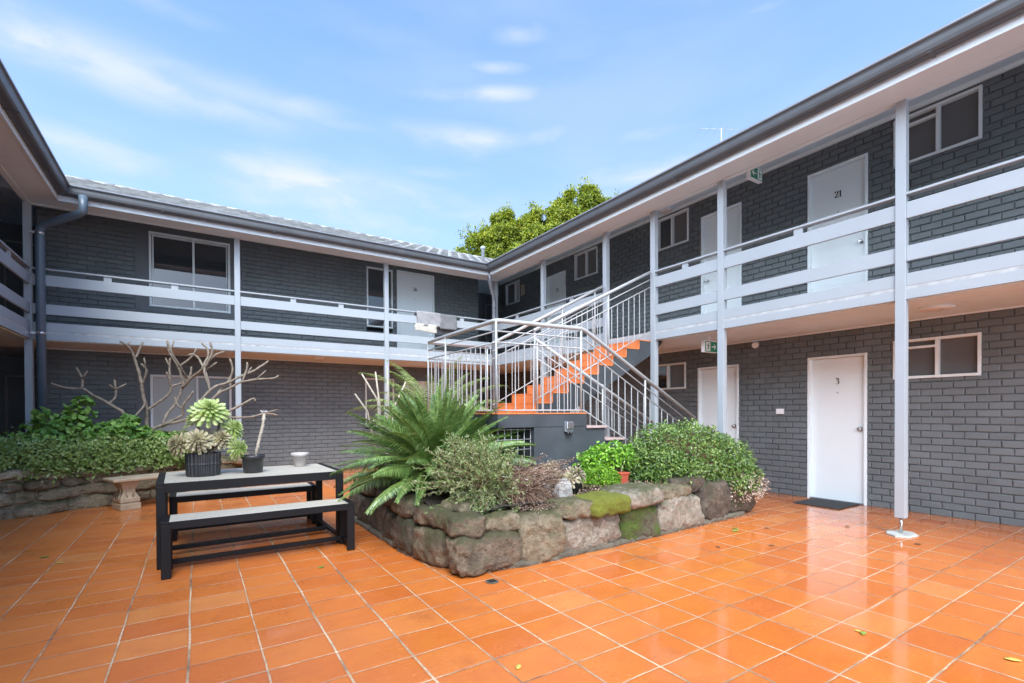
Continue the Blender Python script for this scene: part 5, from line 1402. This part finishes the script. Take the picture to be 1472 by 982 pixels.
# individual wispy clouds: (azimuth, elevation, half width, half height, density) in radians
CL = [(-0.117, 0.502, 0.262, 0.033, 0.68), (0.065, 0.522, 0.152, 0.019, 0.75), (-0.223, 0.5, 0.082, 0.031, 0.8), (0.608, 0.66, 0.068, 0.015, 0.98), (0.537, 0.615, 0.064, 0.01, 0.57), (0.515, 0.578, 0.121, 0.013, 0.86), (0.586, 0.506, 0.238, 0.022, 1), (0.443, 0.452, 0.085, 0.011, 0.6), (0.85, 0.445, 0.115, 0.02, 0.81), (-0.028, 0.387, 0.348, 0.024, 0.81), (0.228, 0.405, 0.271, 0.039, 0.94), (0.415, 0.366, 0.242, 0.03, 0.94), (0.334, 0.51, 0.167, 0.011, 0.4), (-0.035, 0.598, 0.06, 0.01, 0.5), (1.059, 0.633, 0.044, 0.007, 0.4)]
acc = None
for (ca, ce, wa, we, st_) in CL:
    da = mt('DIVIDE', mt('SUBTRACT', az_, ca), wa); de = mt('DIVIDE', mt('SUBTRACT', el_, ce), we)
    q_ = mt('MULTIPLY', mt('EXPONENT', mt('MULTIPLY', mt('ADD', mt('MULTIPLY', da, da), mt('MULTIPLY', de, de)), -1.)), st_)
    acc = q_ if acc is None else mt('MAXIMUM', acc, q_)
n3 = cloud(7.5, 10, (1,1,2.8), (2.1,6.4,1.), .40, .62)
n4 = cloud(3.0, 6, (1,1,3.2), (5.1,2.4,3.), .30, .60)
n3 = mt('MULTIPLY', n4, mt('ADD', mt('MULTIPLY', n3, .6), .4))
blob = mt('MULTIPLY', acc, mt('ADD', mt('MULTIPLY', n3, 1.15), .06), clamp=True)
cl_ = mt('MAXIMUM', mt('MULTIPLY', c1, .22), mt('MAXIMUM', mt('MULTIPLY', c2, .3), blob))
col = mixc(cl_, col, (8.8,9.5,10.9))
# added glow in unseen sky behind the camera, to light verandas and right wing
dirv = Vector((math.sin(SUN_AZ)*math.cos(SUN_EL), math.cos(SUN_AZ)*math.cos(SUN_EL), math.sin(SUN_EL)))
dt = N_('ShaderNodeVectorMath'); dt.operation = 'DOT_PRODUCT'; Lk(tc.outputs['Generated'], dt.inputs[0]); dt.inputs[1].default_value = (math.sin(GLOW_AZ)*.95, math.cos(GLOW_AZ)*.95, .32)
gl = mt('POWER', mt('MAXIMUM', dt.outputs['Value'], 0.), 2.5)
ad = N_('ShaderNodeMix'); ad.data_type = 'RGBA'; ad.blend_type = 'ADD'; ad.inputs[0].default_value = 1.; Lk(col, ad.inputs[6])
gc = N_('ShaderNodeMix'); gc.data_type = 'RGBA'; gc.blend_type = 'MIX'; Lk(gl, gc.inputs[0]); gc.inputs[6].default_value = (0,0,0,1); gc.inputs[7].default_value = (GLOW*.95,GLOW*1.0,GLOW*1.05,1)
Lk(gc.outputs[2], ad.inputs[7]); Lk(ad.outputs[2], bg.inputs[0]); bg.inputs[1].default_value = .0415

sd = bpy.data.lights.new('sun', 'SUN'); sd.energy = 2.0; sd.angle = R(30); sd.color = (1, .985, .955)
so = bpy.data.objects.new('sun', sd); COL.objects.link(so)
so.rotation_euler = dirv.to_track_quat('Z', 'Y').to_euler()

cam = bpy.data.cameras.new('camera'); co = bpy.data.objects.new('camera', cam); COL.objects.link(co); SC.camera = co
f, a, y0, roll, ph = 696.3443, .5775, 599.0, -.0045, .0091
Rv = Vector((math.cos(a), -math.sin(a), 0)); Fv = Vector((math.sin(a), math.cos(a), 0)); Uv = Vector((0,0,1))
U2 = Uv*math.cos(ph) + Fv*math.sin(ph); F2 = Fv*math.cos(ph) - Uv*math.sin(ph)
Rc = Rv*math.cos(roll) + U2*math.sin(roll); Uc = U2*math.cos(roll) - Rv*math.sin(roll)
mw = Matrix((Rc, Uc, -F2)).transposed().to_4x4(); mw.translation = (0, 0, 1.28); co.matrix_world = mw
cam.sensor_width = 36; cam.lens = f/1472*36; cam.shift_y = (y0-491)/1472; cam.clip_end = 1000; cam.clip_start = .05
SC.view_settings.view_transform = 'Standard'; SC.view_settings.look = 'None'; SC.view_settings.exposure = 1.27; SC.view_settings.gamma = 1
SC.render.engine = 'CYCLES'; SC.cycles.use_denoising = True; SC.cycles.denoising_input_passes = 'RGB_ALBEDO_NORMAL'; SC.cycles.max_bounces = 8; SC.cycles.diffuse_bounces = 5
SC.cycles.sample_clamp_indirect = 6; SC.cycles.caustics_reflective = False; SC.cycles.caustics_refractive = False
